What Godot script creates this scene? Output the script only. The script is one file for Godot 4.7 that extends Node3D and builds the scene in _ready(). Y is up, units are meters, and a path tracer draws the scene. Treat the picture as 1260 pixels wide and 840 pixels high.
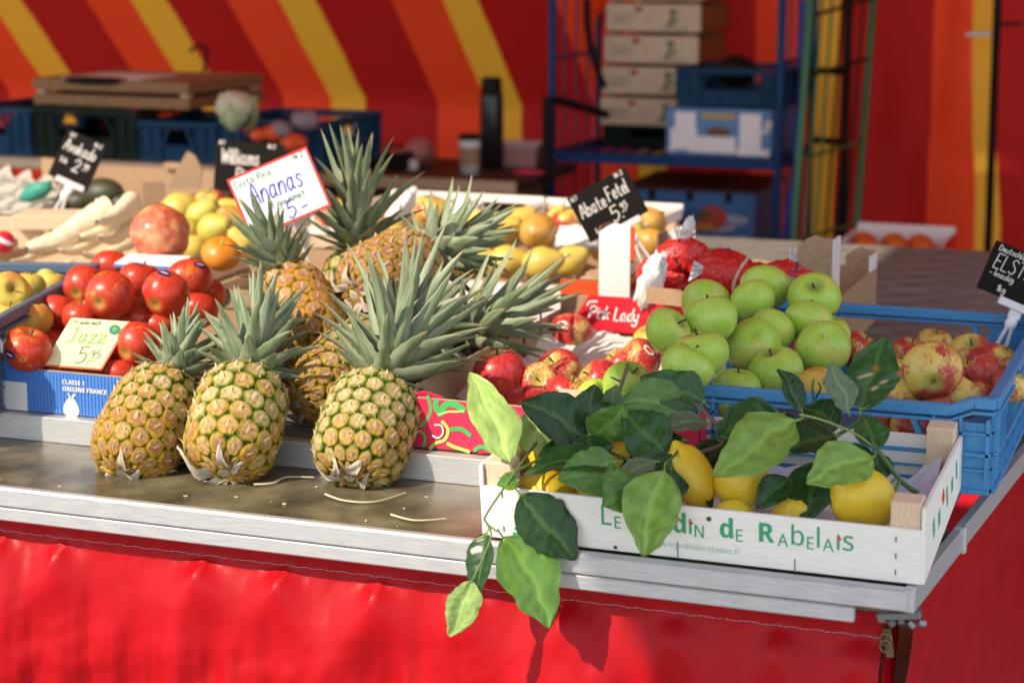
extends Node3D
# A fruit stall. The counter runs along x, its front lip is at z = 0, y is up, metres.
const EYE := Vector3(0.824, 1.604, 2.102)
const FOCAL := 2400.0          # pixels of the 1260 pixel wide photograph
const SUN := Vector3(0.60, -1.0, -0.95)
const ROOF_EDGE := -0.6
const PARASOL := Vector3(0.13, 2.8, 0.75)
var cr: Vector3
var cu: Vector3
var cf: Vector3
var used := {}
var rng := RandomNumberGenerator.new()
var M := {}
var cache := {}

# ---------- measuring: a point of the photograph at a height, a distance or a depth plane
func ray(x: float, y: float) -> Vector3:
	return cf * FOCAL + cr * (x - 630.0) - cu * (y - 420.0)
func at_h(x: float, y: float, h: float) -> Vector3:
	var d := ray(x, y)
	return EYE + d * ((h - EYE.y) / d.y)
func at_d(x: float, y: float, d: float) -> Vector3:
	return EYE + ray(x, y) * (d / FOCAL)
func at_z(x: float, y: float, z: float) -> Vector3:
	var d := ray(x, y)
	return EYE + d * ((z - EYE.z) / d.z)
func depth_of(p: Vector3) -> float:
	return (p - EYE).dot(cf)
func facing(r: float, u: float, t: float) -> Vector3:
	return (cr * r + cu * u - cf * t).normalized()

# ---------- scene tree
func numbered(called: String) -> String:
	if not used.has(called):
		used[called] = 0
		return called
	used[called] += 1
	return "%s_%03d" % [called, used[called]]
func tag(o: Node, label: String, category := "", group := "") -> Node:
	o.set_meta("label", label)
	if category: o.set_meta("category", category)
	if group: o.set_meta("group", group)
	return o
func thing(called: String, label: String, category: String, at := Vector3.ZERO, group := "", basis := Basis.IDENTITY) -> Node3D:
	var o := Node3D.new()
	o.name = numbered(called)
	add_child(o)
	o.transform = Transform3D(basis, at)
	tag(o, label, category, group)
	return o
func obj(called: String, shape, material: Material, parent: Node = null, t := Transform3D.IDENTITY) -> MeshInstance3D:
	var o := MeshInstance3D.new()
	var mesh: Mesh
	if shape is SurfaceTool:
		shape.generate_normals()
		mesh = shape.commit()
	else:
		mesh = shape
	o.mesh = mesh
	o.material_override = material
	o.transform = t
	if parent == null:
		o.name = numbered(called)
		add_child(o)
	else:
		o.name = called
		parent.add_child(o, true)
	return o
func world(called: String, shape, material: Material, parent: Node3D) -> MeshInstance3D:   # a part whose shape is given in world space
	return obj(called, shape, material, parent, parent.transform.affine_inverse())
func structure(called: String, shape, material: Material) -> MeshInstance3D:
	var o := obj(called, shape, material)
	o.set_meta("kind", "structure")
	return o

# ---------- shapes
func begin() -> SurfaceTool:
	var st := SurfaceTool.new()
	st.begin(Mesh.PRIMITIVE_TRIANGLES)
	return st
func poly(st: SurfaceTool, pts: Array, out: Vector3) -> void:
	var n: Vector3 = (pts[1] - pts[0]).cross(pts[2] - pts[0])
	st.set_smooth_group(-1)
	var flip := n.dot(out) > 0.0
	for i in range(1, pts.size() - 1):
		st.add_vertex(pts[0])
		st.add_vertex(pts[i + 1] if flip else pts[i])
		st.add_vertex(pts[i] if flip else pts[i + 1])
func box(st: SurfaceTool, c: Vector3, s: Vector3, b := Basis.IDENTITY, bev := 0.0) -> void:
	var h := s / 2.0
	bev = minf(bev, minf(h.x, minf(h.y, h.z)) * 0.7)
	var k := Vector3(bev, bev, bev)
	for a in 3:
		var a1 := (a + 1) % 3
		var a2 := (a + 2) % 3
		for sg in [-1.0, 1.0]:
			var pts := []
			for q in [[-1, -1], [1, -1], [1, 1], [-1, 1]]:
				var p := Vector3.ZERO
				p[a] = sg * h[a]
				p[a1] = q[0] * (h[a1] - k[a1])
				p[a2] = q[1] * (h[a2] - k[a2])
				pts.append(c + b * p)
			var o := Vector3.ZERO
			o[a] = sg
			poly(st, pts, b * o)
		if bev > 0.0:
			for s1 in [-1.0, 1.0]:
				for s2 in [-1.0, 1.0]:
					var pts := []
					for q in [[-1, 0], [1, 0], [1, 1], [-1, 1]]:
						var p := Vector3.ZERO
						p[a] = q[0] * (h[a] - bev)
						p[a1] = s1 * (h[a1] - (bev if q[1] else 0.0))
						p[a2] = s2 * (h[a2] - (0.0 if q[1] else bev))
						pts.append(c + b * p)
					var o := Vector3.ZERO
					o[a1] = s1
					o[a2] = s2
					poly(st, pts, b * o)
	if bev > 0.0:
		for sx in [-1.0, 1.0]:
			for sy in [-1.0, 1.0]:
				for sz in [-1.0, 1.0]:
					var g := Vector3(sx, sy, sz)
					poly(st, [c + b * (g * Vector3(h.x, h.y - bev, h.z - bev)), c + b * (g * Vector3(h.x - bev, h.y, h.z - bev)), c + b * (g * Vector3(h.x - bev, h.y - bev, h.z))], b * g)
func prism(st: SurfaceTool, outline: Array, t: Transform3D, thick: float) -> void:   # an outline of Vector2 in the xy plane, thick along z
	var flat := PackedVector2Array(outline)
	var area := 0.0
	for i in flat.size(): area += flat[i].cross(flat[(i + 1) % flat.size()])
	if area < 0.0: flat.reverse()
	var idx := Geometry2D.triangulate_polygon(flat)
	for z in [-0.5, 0.5]:
		for i in range(0, idx.size(), 3):
			var pts := []
			for j in 3: pts.append(t * Vector3(flat[idx[i + j]].x, flat[idx[i + j]].y, z * thick))
			poly(st, pts, t.basis.z * z)
	for i in flat.size():
		var a := flat[i]
		var c := flat[(i + 1) % flat.size()]
		poly(st, [t * Vector3(a.x, a.y, -thick / 2), t * Vector3(c.x, c.y, -thick / 2), t * Vector3(c.x, c.y, thick / 2), t * Vector3(a.x, a.y, thick / 2)], t.basis * Vector3(c.y - a.y, a.x - c.x, 0))
func sheet(st: SurfaceTool, nu: int, nv: int, fn: Callable, col = null) -> void:   # outward is du x dv
	var p := []
	var k := []
	for j in nv + 1:
		for i in nu + 1:
			var u := float(i) / nu
			var v := float(j) / nv
			p.append(fn.call(u, v))
			if col != null: k.append(col.call(u, v))
	st.set_smooth_group(0)
	for j in nv:
		for i in nu:
			for q in [[0, 0], [1, 1], [1, 0], [0, 0], [0, 1], [1, 1]]:
				var n: int = (j + q[1]) * (nu + 1) + i + q[0]
				if col != null: st.set_color(k[n])
				st.set_uv(Vector2(float(i + q[0]) / nu, float(j + q[1]) / nv))
				st.add_vertex(p[n])
func tube(st: SurfaceTool, pts: Array, r0: float, r1: float, n := 8, col = null) -> void:
	var m := pts.size()
	var frames := []
	var t0: Vector3 = (pts[1] - pts[0]).normalized()
	var side := t0.cross(Vector3.UP if absf(t0.y) < 0.9 else Vector3.RIGHT).normalized()
	for i in m:
		var t: Vector3 = (pts[mini(i + 1, m - 1)] - pts[maxi(i - 1, 0)]).normalized()
		side = (side - t * side.dot(t)).normalized()
		frames.append([side, t.cross(side)])
	var fn := func(u: float, v: float) -> Vector3:
		var i := int(round(v * (m - 1)))
		var a := u * TAU
		return pts[i] + (frames[i][0] * cos(a) + frames[i][1] * sin(a)) * lerpf(r0, r1, v)
	sheet(st, n, m - 1, fn, col)
	for e in [0, m - 1]:
		var ring := []
		for i in n: ring.append(fn.call(float(i) / n, float(e) / (m - 1)))
		if col != null: st.set_color(col.call(0.0, float(e) / (m - 1)))
		poly(st, ring, (pts[0] - pts[1]) if e == 0 else (pts[m - 1] - pts[m - 2]))
func smooth_path(pts: Array, per := 5) -> Array:
	var out := []
	var n := pts.size()
	for i in n - 1:
		var a = pts[maxi(i - 1, 0)]
		var d = pts[mini(i + 2, n - 1)]
		for k in per:
			out.append(pts[i].cubic_interpolate(pts[i + 1], a, d, float(k) / per))
	out.append(pts[n - 1])
	return out
func lathe(st: SurfaceTool, profile: Array, n := 20, col = null) -> void:   # profile (radius, height) from top to bottom
	var m := profile.size()
	sheet(st, n, m - 1, func(u: float, v: float) -> Vector3:
		var q: Vector2 = profile[int(round(v * (m - 1)))]
		return Vector3(cos(u * TAU) * q.x, q.y, sin(u * TAU) * q.x), col)
func blob(st: SurfaceTool, c: Vector3, r: Vector3, b := Basis.IDENTITY, rough := 0.0, seed_ := 1, nu := 20, nv := 12, freq := 1.5) -> void:
	var nz := FastNoiseLite.new()
	nz.seed = seed_
	nz.frequency = freq
	sheet(st, nu, nv, func(u: float, v: float) -> Vector3:
		var d := Vector3(cos(u * TAU) * sin(v * PI), cos(v * PI), sin(u * TAU) * sin(v * PI))
		return c + b * (d * r * (1.0 + rough * nz.get_noise_3dv(d))))

# ---------- materials
func lin(r: float, g: float, b: float) -> Color:
	return Color(r, g, b).linear_to_srgb()
func mat(c: Color, rough := 0.6, metal := 0.0, spec := 0.5) -> StandardMaterial3D:
	var m := StandardMaterial3D.new()
	m.albedo_color = c
	m.roughness = rough
	m.metallic = metal
	m.metallic_specular = spec
	return m
func tinted(rough := 0.6, backlight := 0.0) -> StandardMaterial3D:      # coloured by its vertices
	var m := mat(Color.WHITE, rough)
	m.vertex_color_use_as_albedo = true
	if backlight > 0.0:
		m.backlight_enabled = true
		m.backlight = Color(backlight, backlight, backlight)
	return m
func grain(seed_: int, stops: Array, freq: float, oct := 4, size := 512) -> NoiseTexture2D:
	var t := NoiseTexture2D.new()
	t.width = size
	t.height = size
	t.seamless = true
	var n := FastNoiseLite.new()
	n.seed = seed_
	n.frequency = freq
	n.fractal_octaves = oct
	t.noise = n
	var g := Gradient.new()
	g.offsets = PackedFloat32Array(range(stops.size()).map(func(i): return float(i) / (stops.size() - 1)))
	g.colors = PackedColorArray(stops)
	t.color_ramp = g
	return t
func bumps(seed_: int, freq: float, oct := 3, strength := 4.0) -> NoiseTexture2D:
	var t := NoiseTexture2D.new()
	t.width = 512
	t.height = 512
	t.seamless = true
	t.as_normal_map = true
	t.bump_strength = strength
	var n := FastNoiseLite.new()
	n.seed = seed_
	n.frequency = freq
	n.fractal_octaves = oct
	t.noise = n
	return t
func grained(tex: Texture2D, scale: Vector3, rough := 0.7, world_space := false, metal := 0.0, normal: Texture2D = null, ns := 1.0) -> StandardMaterial3D:
	var m := mat(Color.WHITE, rough, metal)
	m.albedo_texture = tex
	m.uv1_triplanar = true
	m.uv1_world_triplanar = world_space
	m.uv1_scale = scale
	if normal:
		m.normal_enabled = true
		m.normal_texture = normal
		m.normal_scale = ns
	return m

func fruit_image(kind: String, seed_: int) -> ImageTexture:
	var w := 320
	var h := 160
	var big := FastNoiseLite.new()
	big.seed = seed_
	big.frequency = 0.9
	big.fractal_octaves = 3
	var fine := FastNoiseLite.new()
	fine.seed = seed_ + 50
	fine.frequency = 7.0
	fine.fractal_octaves = 2
	var spots := FastNoiseLite.new()
	spots.seed = seed_ + 90
	spots.frequency = 16.0
	spots.fractal_octaves = 1
	var bytes := PackedByteArray()
	bytes.resize(w * h * 3)
	var lon0 := float(seed_ % 7) * 0.9
	for y in h:
		var v := (y + 0.5) / h
		var s := sin(v * PI)
		var c := cos(v * PI)
		for x in w:
			var a := TAU * (x + 0.5) / w
			var d := Vector3(cos(a) * s, c, sin(a) * s)
			var n1 := big.get_noise_3dv(d)
			# streaks run from stem to calyx: sampled where the height is squeezed
			var n2 := fine.get_noise_3d(cos(a) * 1.2 * (0.25 + 0.75 * s), c * 0.30, sin(a) * 1.2 * (0.25 + 0.75 * s))
			var sp := spots.get_noise_3dv(d * 1.6)
			var side := cos(a - lon0)
			var k: Color
			match kind:
				"jazz":
					var b := smoothstep(-0.75, 0.05, side * 0.40 + n1 * 0.75 + n2 * 0.18 + 0.28)
					k = lin(0.62, 0.30, 0.045).lerp(lin(0.50, 0.045, 0.016), b)
					k = k.lerp(lin(0.36, 0.012, 0.012), clampf(n2 * 0.9 + 0.15, 0, 1) * b)
					if sp > 0.62: k = k.lerp(lin(0.75, 0.45, 0.2), 0.35)
					k = k.lerp(lin(0.42, 0.30, 0.06), smoothstep(0.90, 1.0, absf(c)) * 0.75)
				"rosy":
					var b := smoothstep(-0.55, 0.25, side * 0.4 + n1 * 0.8 + n2 * 0.5 + 0.12)
					k = lin(0.58, 0.42, 0.12).lerp(lin(0.48, 0.035, 0.035), b)
					k = k.lerp(lin(0.25, 0.008, 0.014), clampf(n2 * 0.8 + 0.15, 0, 1) * b)
					if sp > 0.58: k = k.lerp(lin(0.8, 0.5, 0.35), 0.4)
					k = k.lerp(lin(0.40, 0.42, 0.08), smoothstep(0.86, 1.0, absf(c)) * 0.85)
				"green":
					k = lin(0.33, 0.53, 0.045).lerp(lin(0.47, 0.62, 0.11), clampf(n1 + 0.5, 0, 1))
					k = k.lerp(lin(0.27, 0.46, 0.035), clampf(n2 * 0.7, 0, 1))
					if sp > 0.50: k = k.lerp(lin(0.66, 0.74, 0.40), 0.6)
					k = k.lerp(lin(0.55, 0.46, 0.10), 0.55 * smoothstep(0.35, 0.9, side * 0.6 + n1))
					k = k.lerp(lin(0.20, 0.30, 0.04), smoothstep(0.90, 1.0, c) * 0.7)
				"streaked":
					var b := smoothstep(-0.35, 0.4, side * 0.5 + n1 * 0.85 + n2 * 0.28)
					k = lin(0.62, 0.47, 0.10).lerp(lin(0.46, 0.05, 0.035), b)
					k = k.lerp(lin(0.28, 0.012, 0.016), clampf(n2 * 0.7 + n1 * 0.4, 0, 1) * b)
					if sp > 0.57: k = k.lerp(lin(0.8, 0.62, 0.35), 0.4)
					k = k.lerp(lin(0.33, 0.36, 0.07), smoothstep(0.85, 1.0, absf(c)) * 0.8)
				"yellow":
					k = lin(0.62, 0.43, 0.06).lerp(lin(0.50, 0.44, 0.08), clampf(n1 + 0.5, 0, 1))
					k = k.lerp(lin(0.60, 0.22, 0.05), smoothstep(0.2, 0.9, side * 0.5 + n1 + n2 * 0.4))
					if sp > 0.55: k = k.lerp(lin(0.35, 0.24, 0.06), 0.5)
					k = k.lerp(lin(0.30, 0.22, 0.05), smoothstep(0.92, 1.0, absf(c)) * 0.7)
			var at := (y * w + x) * 3
			bytes[at] = int(clampf(k.r, 0, 1) * 255)
			bytes[at + 1] = int(clampf(k.g, 0, 1) * 255)
			bytes[at + 2] = int(clampf(k.b, 0, 1) * 255)
	return ImageTexture.create_from_image(Image.create_from_data(w, h, false, Image.FORMAT_RGB8, bytes))

func make_materials() -> void:
	for kind in ["jazz", "rosy", "green", "streaked", "yellow"]:
		for k in (3 if kind in ["jazz", "streaked", "green"] else 2):
			var m := mat(Color.WHITE, 0.32 if kind != "yellow" else 0.5, 0.0, 0.42)
			m.albedo_texture = fruit_image(kind, 11 + k * 17 + kind.length() * 3)
			m.subsurf_scatter_enabled = true
			m.subsurf_scatter_strength = 0.12
			M[kind + str(k)] = m
	M.stem = mat(lin(0.09, 0.06, 0.03), 0.8)
	M.calyx = mat(lin(0.10, 0.085, 0.05), 0.9)
	M.eye = tinted(0.7)
	M.eye.metallic_specular = 0.3
	M.crown = tinted(0.5, 0.2)
	M.leaf = tinted(0.30, 0.36)
	M.leaf.metallic_specular = 0.38
	M.dry = mat(lin(0.44, 0.38, 0.29), 0.85)
	M.dull_wrap = mat(lin(0.22, 0.17, 0.17), 0.6)
	M.straw = mat(lin(0.55, 0.46, 0.30), 0.8)
	M.rind = mat(lin(0.10, 0.10, 0.03), 0.8)
	M.tint = tinted(0.5)
	M.tint_matt = tinted(0.8)
	var raw := [lin(0.46, 0.33, 0.19), lin(0.60, 0.46, 0.30), lin(0.66, 0.53, 0.37)]
	M.wood = grained(grain(3, raw, 0.02), Vector3(3, 40, 40), 0.75)
	M.wood_z = grained(grain(4, raw, 0.02), Vector3(40, 40, 3), 0.75)
	M.wood_y = grained(grain(5, [lin(0.40, 0.25, 0.14), lin(0.55, 0.37, 0.23), lin(0.62, 0.45, 0.30)], 0.02), Vector3(40, 3, 40), 0.75)
	M.veneer = grained(grain(6, [lin(0.72, 0.68, 0.59), lin(0.80, 0.77, 0.70), lin(0.83, 0.81, 0.76)], 0.02), Vector3(2, 30, 30), 0.62)
	M.veneer_z = grained(grain(7, [lin(0.72, 0.68, 0.59), lin(0.80, 0.77, 0.70), lin(0.83, 0.81, 0.76)], 0.02), Vector3(30, 30, 2), 0.62)
	M.brown_wood = grained(grain(8, [lin(0.12, 0.055, 0.02), lin(0.24, 0.12, 0.045), lin(0.33, 0.18, 0.07)], 0.02), Vector3(3, 30, 30), 0.7)
	M.card = grained(grain(9, [lin(0.30, 0.19, 0.10), lin(0.36, 0.235, 0.135), lin(0.40, 0.27, 0.16)], 0.03), Vector3(6, 6, 6), 0.85, false, 0.0, bumps(9, 0.02, 3, 2.0), 0.4)
	M.card_dark = mat(lin(0.16, 0.085, 0.045), 0.85)
	M.white_card = mat(lin(0.72, 0.68, 0.66), 0.6)
	M.paper = grained(grain(10, [lin(0.62, 0.58, 0.52), lin(0.72, 0.69, 0.63)], 0.02), Vector3(5, 5, 5), 0.8)
	M.metal = grained(grain(12, [lin(0.42, 0.43, 0.44), lin(0.55, 0.55, 0.55), lin(0.63, 0.63, 0.62)], 0.02), Vector3(2, 60, 60), 0.42, true, 0.55, bumps(13, 0.03, 4, 2.0), 0.25)
	M.top = grained(grain(14, [lin(0.026, 0.022, 0.013), lin(0.07, 0.06, 0.033), lin(0.105, 0.09, 0.05), lin(0.15, 0.13, 0.075), lin(0.19, 0.17, 0.11)], 0.008, 5), Vector3(2.2, 2.2, 2.2), 0.30, true, 0.0, bumps(15, 0.012, 5, 2.0), 0.3)
	M.old_wood = grained(grain(16, [lin(0.075, 0.08, 0.07), lin(0.165, 0.17, 0.155), lin(0.26, 0.265, 0.245)], 0.012, 5), Vector3(1.6, 1.6, 9), 0.8, true, 0.0, bumps(17, 0.02, 5, 4.0), 0.6)
	var vinyl := grained(grain(18, [lin(0.33, 0.003, 0.006), lin(0.37, 0.004, 0.008), lin(0.40, 0.006, 0.010)], 0.01, 5), Vector3(2.2, 2.2, 2.2), 0.38, true, 0.0, bumps(19, 0.012, 5, 4.0), 0.22)
	vinyl.metallic_specular = 0.26
	M.vinyl = vinyl
	M.stitch = mat(lin(0.50, 0.24, 0.25), 0.8)
	M.blue_plastic = grained(grain(20, [lin(0.045, 0.22, 0.45), lin(0.06, 0.27, 0.52)], 0.02), Vector3(7, 7, 7), 0.42)
	M.dark_blue_plastic = mat(lin(0.025, 0.085, 0.17), 0.45)
	M.grey_blue_plastic = mat(lin(0.075, 0.115, 0.175), 0.4)
	M.navy = mat(lin(0.012, 0.03, 0.09), 0.5)
	M.navy2 = mat(lin(0.006, 0.045, 0.10), 0.55, 0.0, 0.3)
	M.rack_blue = mat(lin(0.005, 0.04, 0.14), 0.45, 0.0, 0.3)
	M.rack_green = mat(lin(0.02, 0.16, 0.045), 0.4)
	M.dark_green = mat(lin(0.004, 0.014, 0.008), 0.6, 0.0, 0.3)
	M.black = mat(lin(0.007, 0.006, 0.006), 0.6, 0.0, 0.3)
	M.black_gloss = mat(lin(0.008, 0.007, 0.009), 0.3)
	M.chalk = mat(lin(0.010, 0.008, 0.007), 0.75, 0.0, 0.25)
	M.chalk_mark = mat(lin(0.70, 0.66, 0.60), 0.8)
	M.white = mat(lin(0.78, 0.77, 0.75), 0.5)
	M.red_print = mat(lin(0.60, 0.012, 0.03), 0.45)
	M.pink_print = mat(lin(0.66, 0.022, 0.075), 0.45)
	M.orange_print = mat(lin(0.66, 0.075, 0.012), 0.5)
	M.green_print = mat(lin(0.03, 0.32, 0.14), 0.6)
	M.bright_green = mat(lin(0.04, 0.42, 0.10), 0.5)
	M.lime = mat(lin(0.40, 0.62, 0.12), 0.5)
	M.blue_ink = mat(lin(0.03, 0.06, 0.50), 0.6)
	M.green_ink = mat(lin(0.01, 0.20, 0.10), 0.6)
	M.lime_ink = mat(lin(0.12, 0.45, 0.04), 0.6)
	M.yellow_ink = mat(lin(0.75, 0.70, 0.08), 0.6)
	M.red_ink = mat(lin(0.68, 0.03, 0.02), 0.5)
	M.cream = mat(lin(0.76, 0.68, 0.36), 0.5)
	M.box_blue = mat(lin(0.055, 0.19, 0.55), 0.6)
	M.sticker = mat(lin(0.02, 0.012, 0.10), 0.4)
	M.tie = mat(lin(0.02, 0.02, 0.06), 0.4)
	var clear := mat(Color(0.95, 0.96, 0.97, 0.25), 0.1)
	clear.transparency = BaseMaterial3D.TRANSPARENCY_ALPHA
	M.clear = clear
	M.milky = mat(lin(0.62, 0.60, 0.60), 0.3)
	var net := mat(Color.WHITE, 0.22)
	net.albedo_texture = grain(24, [lin(0.30, 0.006, 0.008), lin(0.60, 0.018, 0.014), lin(0.72, 0.05, 0.03)], 0.03)
	net.uv1_triplanar = true
	net.uv1_scale = Vector3(9, 9, 9)
	net.normal_enabled = true
	net.normal_texture = bumps(25, 0.035, 4, 8.0)
	net.normal_scale = 1.0
	M.net = net
	var lemon := grained(grain(26, [lin(0.66, 0.42, 0.015), lin(0.74, 0.52, 0.025), lin(0.78, 0.58, 0.05)], 0.012), Vector3(6, 6, 6), 0.42, false, 0.0, bumps(27, 0.09, 2, 3.0), 0.55)
	lemon.subsurf_scatter_enabled = true
	lemon.subsurf_scatter_strength = 0.1
	M.lemon = lemon

# ---------- fruit
func apple_point(u: float, v: float, tall := 0.88, lobes := 0.03) -> Vector3:
	var a := u * TAU
	var f := v * PI
	var s := sin(f)
	var c := cos(f)
	var r := s * (1.0 + 0.07 * c) * (1.0 + lobes * cos(5.0 * a) * (0.5 - 0.5 * c) + 0.015 * sin(2.0 * a + 1.0))
	var y := tall * c
	if c > 0.0: y -= 0.30 * exp(-pow(s / 0.27, 2.0))
	else: y += 0.17 * exp(-pow(s / 0.23, 2.0))
	return Vector3(cos(a) * r, y, sin(a) * r)
func apple_mesh(tall: float, lobes: float) -> Mesh:
	var key := "apple%.2f%.2f" % [tall, lobes]
	if not cache.has(key):
		var st := begin()
		sheet(st, 36, 26, func(u: float, v: float) -> Vector3: return apple_point(u, v, tall, lobes))
		st.generate_normals()
		cache[key] = st.commit()
	return cache[key]
func stem_mesh() -> Mesh:
	if not cache.has("stem"):
		var st := begin()
		tube(st, smooth_path([Vector3(0, 0.5, 0), Vector3(0.02, 0.72, 0), Vector3(0.08, 0.93, 0.02)], 3), 0.035, 0.05, 7)
		st.generate_normals()
		cache.stem = st.commit()
	return cache.stem
func calyx_mesh() -> Mesh:
	if not cache.has("calyx"):
		var st := begin()
		for i in 6:
			var a := TAU * i / 6.0 + 0.2 * sin(i * 2.3)
			var d := Vector3(cos(a), 0, sin(a))
			var e := Vector3(-sin(a), 0, cos(a))
			tube(st, [d * 0.03 + Vector3(0, -0.70, 0), d * 0.10 + e * 0.02 + Vector3(0, -0.735, 0), d * 0.06 + e * 0.05 + Vector3(0, -0.80, 0)], 0.042, 0.008, 5)
		blob(st, Vector3(0, -0.70, 0), Vector3(0.06, 0.03, 0.06), Basis.IDENTITY, 0.3, 3, 8, 5)
		st.generate_normals()
		cache.calyx = st.commit()
	return cache.calyx
func axis_basis(up: Vector3, twist: float) -> Basis:
	var y := up.normalized()
	var x := y.cross(Vector3(0.31, 0.2, 0.9)).normalized()
	return Basis(x, y, x.cross(y)) * Basis(Vector3.UP, twist)
# px, py, diameter in pixels and height or depth say where a fruit lies; pole is where its stem end points (right, up, towards the lens)
func apple(kind: String, p: Vector3, dia: float, pole: Vector3, twist: float, label: String, group: String, called := "apple", category := "apple", sticker := Vector3.ZERO, tall := 0.88) -> Node3D:
	var b := axis_basis(facing(pole.x, pole.y, pole.z), twist)
	var o := thing(called, label, category, p, group, b)
	var r := dia / 2.0
	var sc := Transform3D(Basis.IDENTITY.scaled(Vector3(r, r, r)), Vector3.ZERO)
	obj("skin", apple_mesh(tall, 0.045 if kind.begins_with("rosy") else 0.025), M[kind], o, sc)
	obj("stem", stem_mesh(), M.stem, o, sc)
	obj("calyx", calyx_mesh(), M.calyx, o, sc)
	if sticker != Vector3.ZERO:
		var d := b.inverse() * facing(sticker.x, sticker.y, sticker.z)
		var th := atan2(d.z, d.x) / TAU
		var ph := acos(clampf(d.y, -1, 1)) / PI
		var st := begin()
		var st2 := begin()
		for q in [[st, 0.30, 1.012], [st2, 0.19, 1.022]]:
			sheet(q[0], 14, 3, func(u: float, v: float) -> Vector3:
				var rr: float = q[1] * (1.0 - v) + 0.001
				var w := maxf(sin(ph * PI), 0.3)
				return apple_point(th - cos(u * TAU) * rr / TAU / w, ph + sin(u * TAU) * rr * (0.62 if kind.begins_with("rosy") or rr > 0.25 else 0.20) / PI, tall) * q[2])
		var white_rim: bool = kind.begins_with("rosy")
		var s1 := obj("sticker", st, M.white if white_rim else M.sticker, o, sc)
		obj("sticker_print", st2, M.red_ink if white_rim else M.milky, s1)
	return o

func lemon(p: Vector3, dia: float, longer: float, pole: Vector3, label: String, seed_: int) -> void:
	var o := thing("lemon", label, "lemon", p, "lemons in the white crate", axis_basis(facing(pole.x, pole.y, pole.z), seed_ * 1.3))
	var nz := FastNoiseLite.new()
	nz.seed = seed_
	nz.frequency = 0.8
	var r := dia / 2.0
	var st := begin()
	sheet(st, 36, 30, func(u: float, v: float) -> Vector3:
		var a := u * TAU
		var s := sin(v * PI)
		var c := cos(v * PI)
		var y := longer * c
		if c > 0.0: y += 0.24 * exp(-pow(s / 0.24, 2.0))
		else: y -= 0.07 * exp(-pow(s / 0.3, 2.0))
		var k := 1.0 + 0.09 * nz.get_noise_3d(cos(a) * s, c, sin(a) * s) + 0.03 * nz.get_noise_3d(cos(a) * s * 3.0, c * 3.0, sin(a) * s * 3.0)
		k -= 0.10 * exp(-pow((v - 0.13) / 0.05, 2.0))
		return Vector3(cos(a) * s * k, y, sin(a) * s * k) * r)
	obj("peel", st, M.lemon, o)
	st = begin()
	blob(st, Vector3(0, (longer + 0.235) * r, 0), Vector3(0.05, 0.02, 0.05) * r, Basis.IDENTITY, 0.3, 2, 8, 5)
	blob(st, Vector3(0, -(longer + 0.06) * r, 0), Vector3(0.09, 0.03, 0.09) * r, Basis.IDENTITY, 0.3, 3, 8, 5)
	obj("stem_scar", st, M.stem, o)

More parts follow.
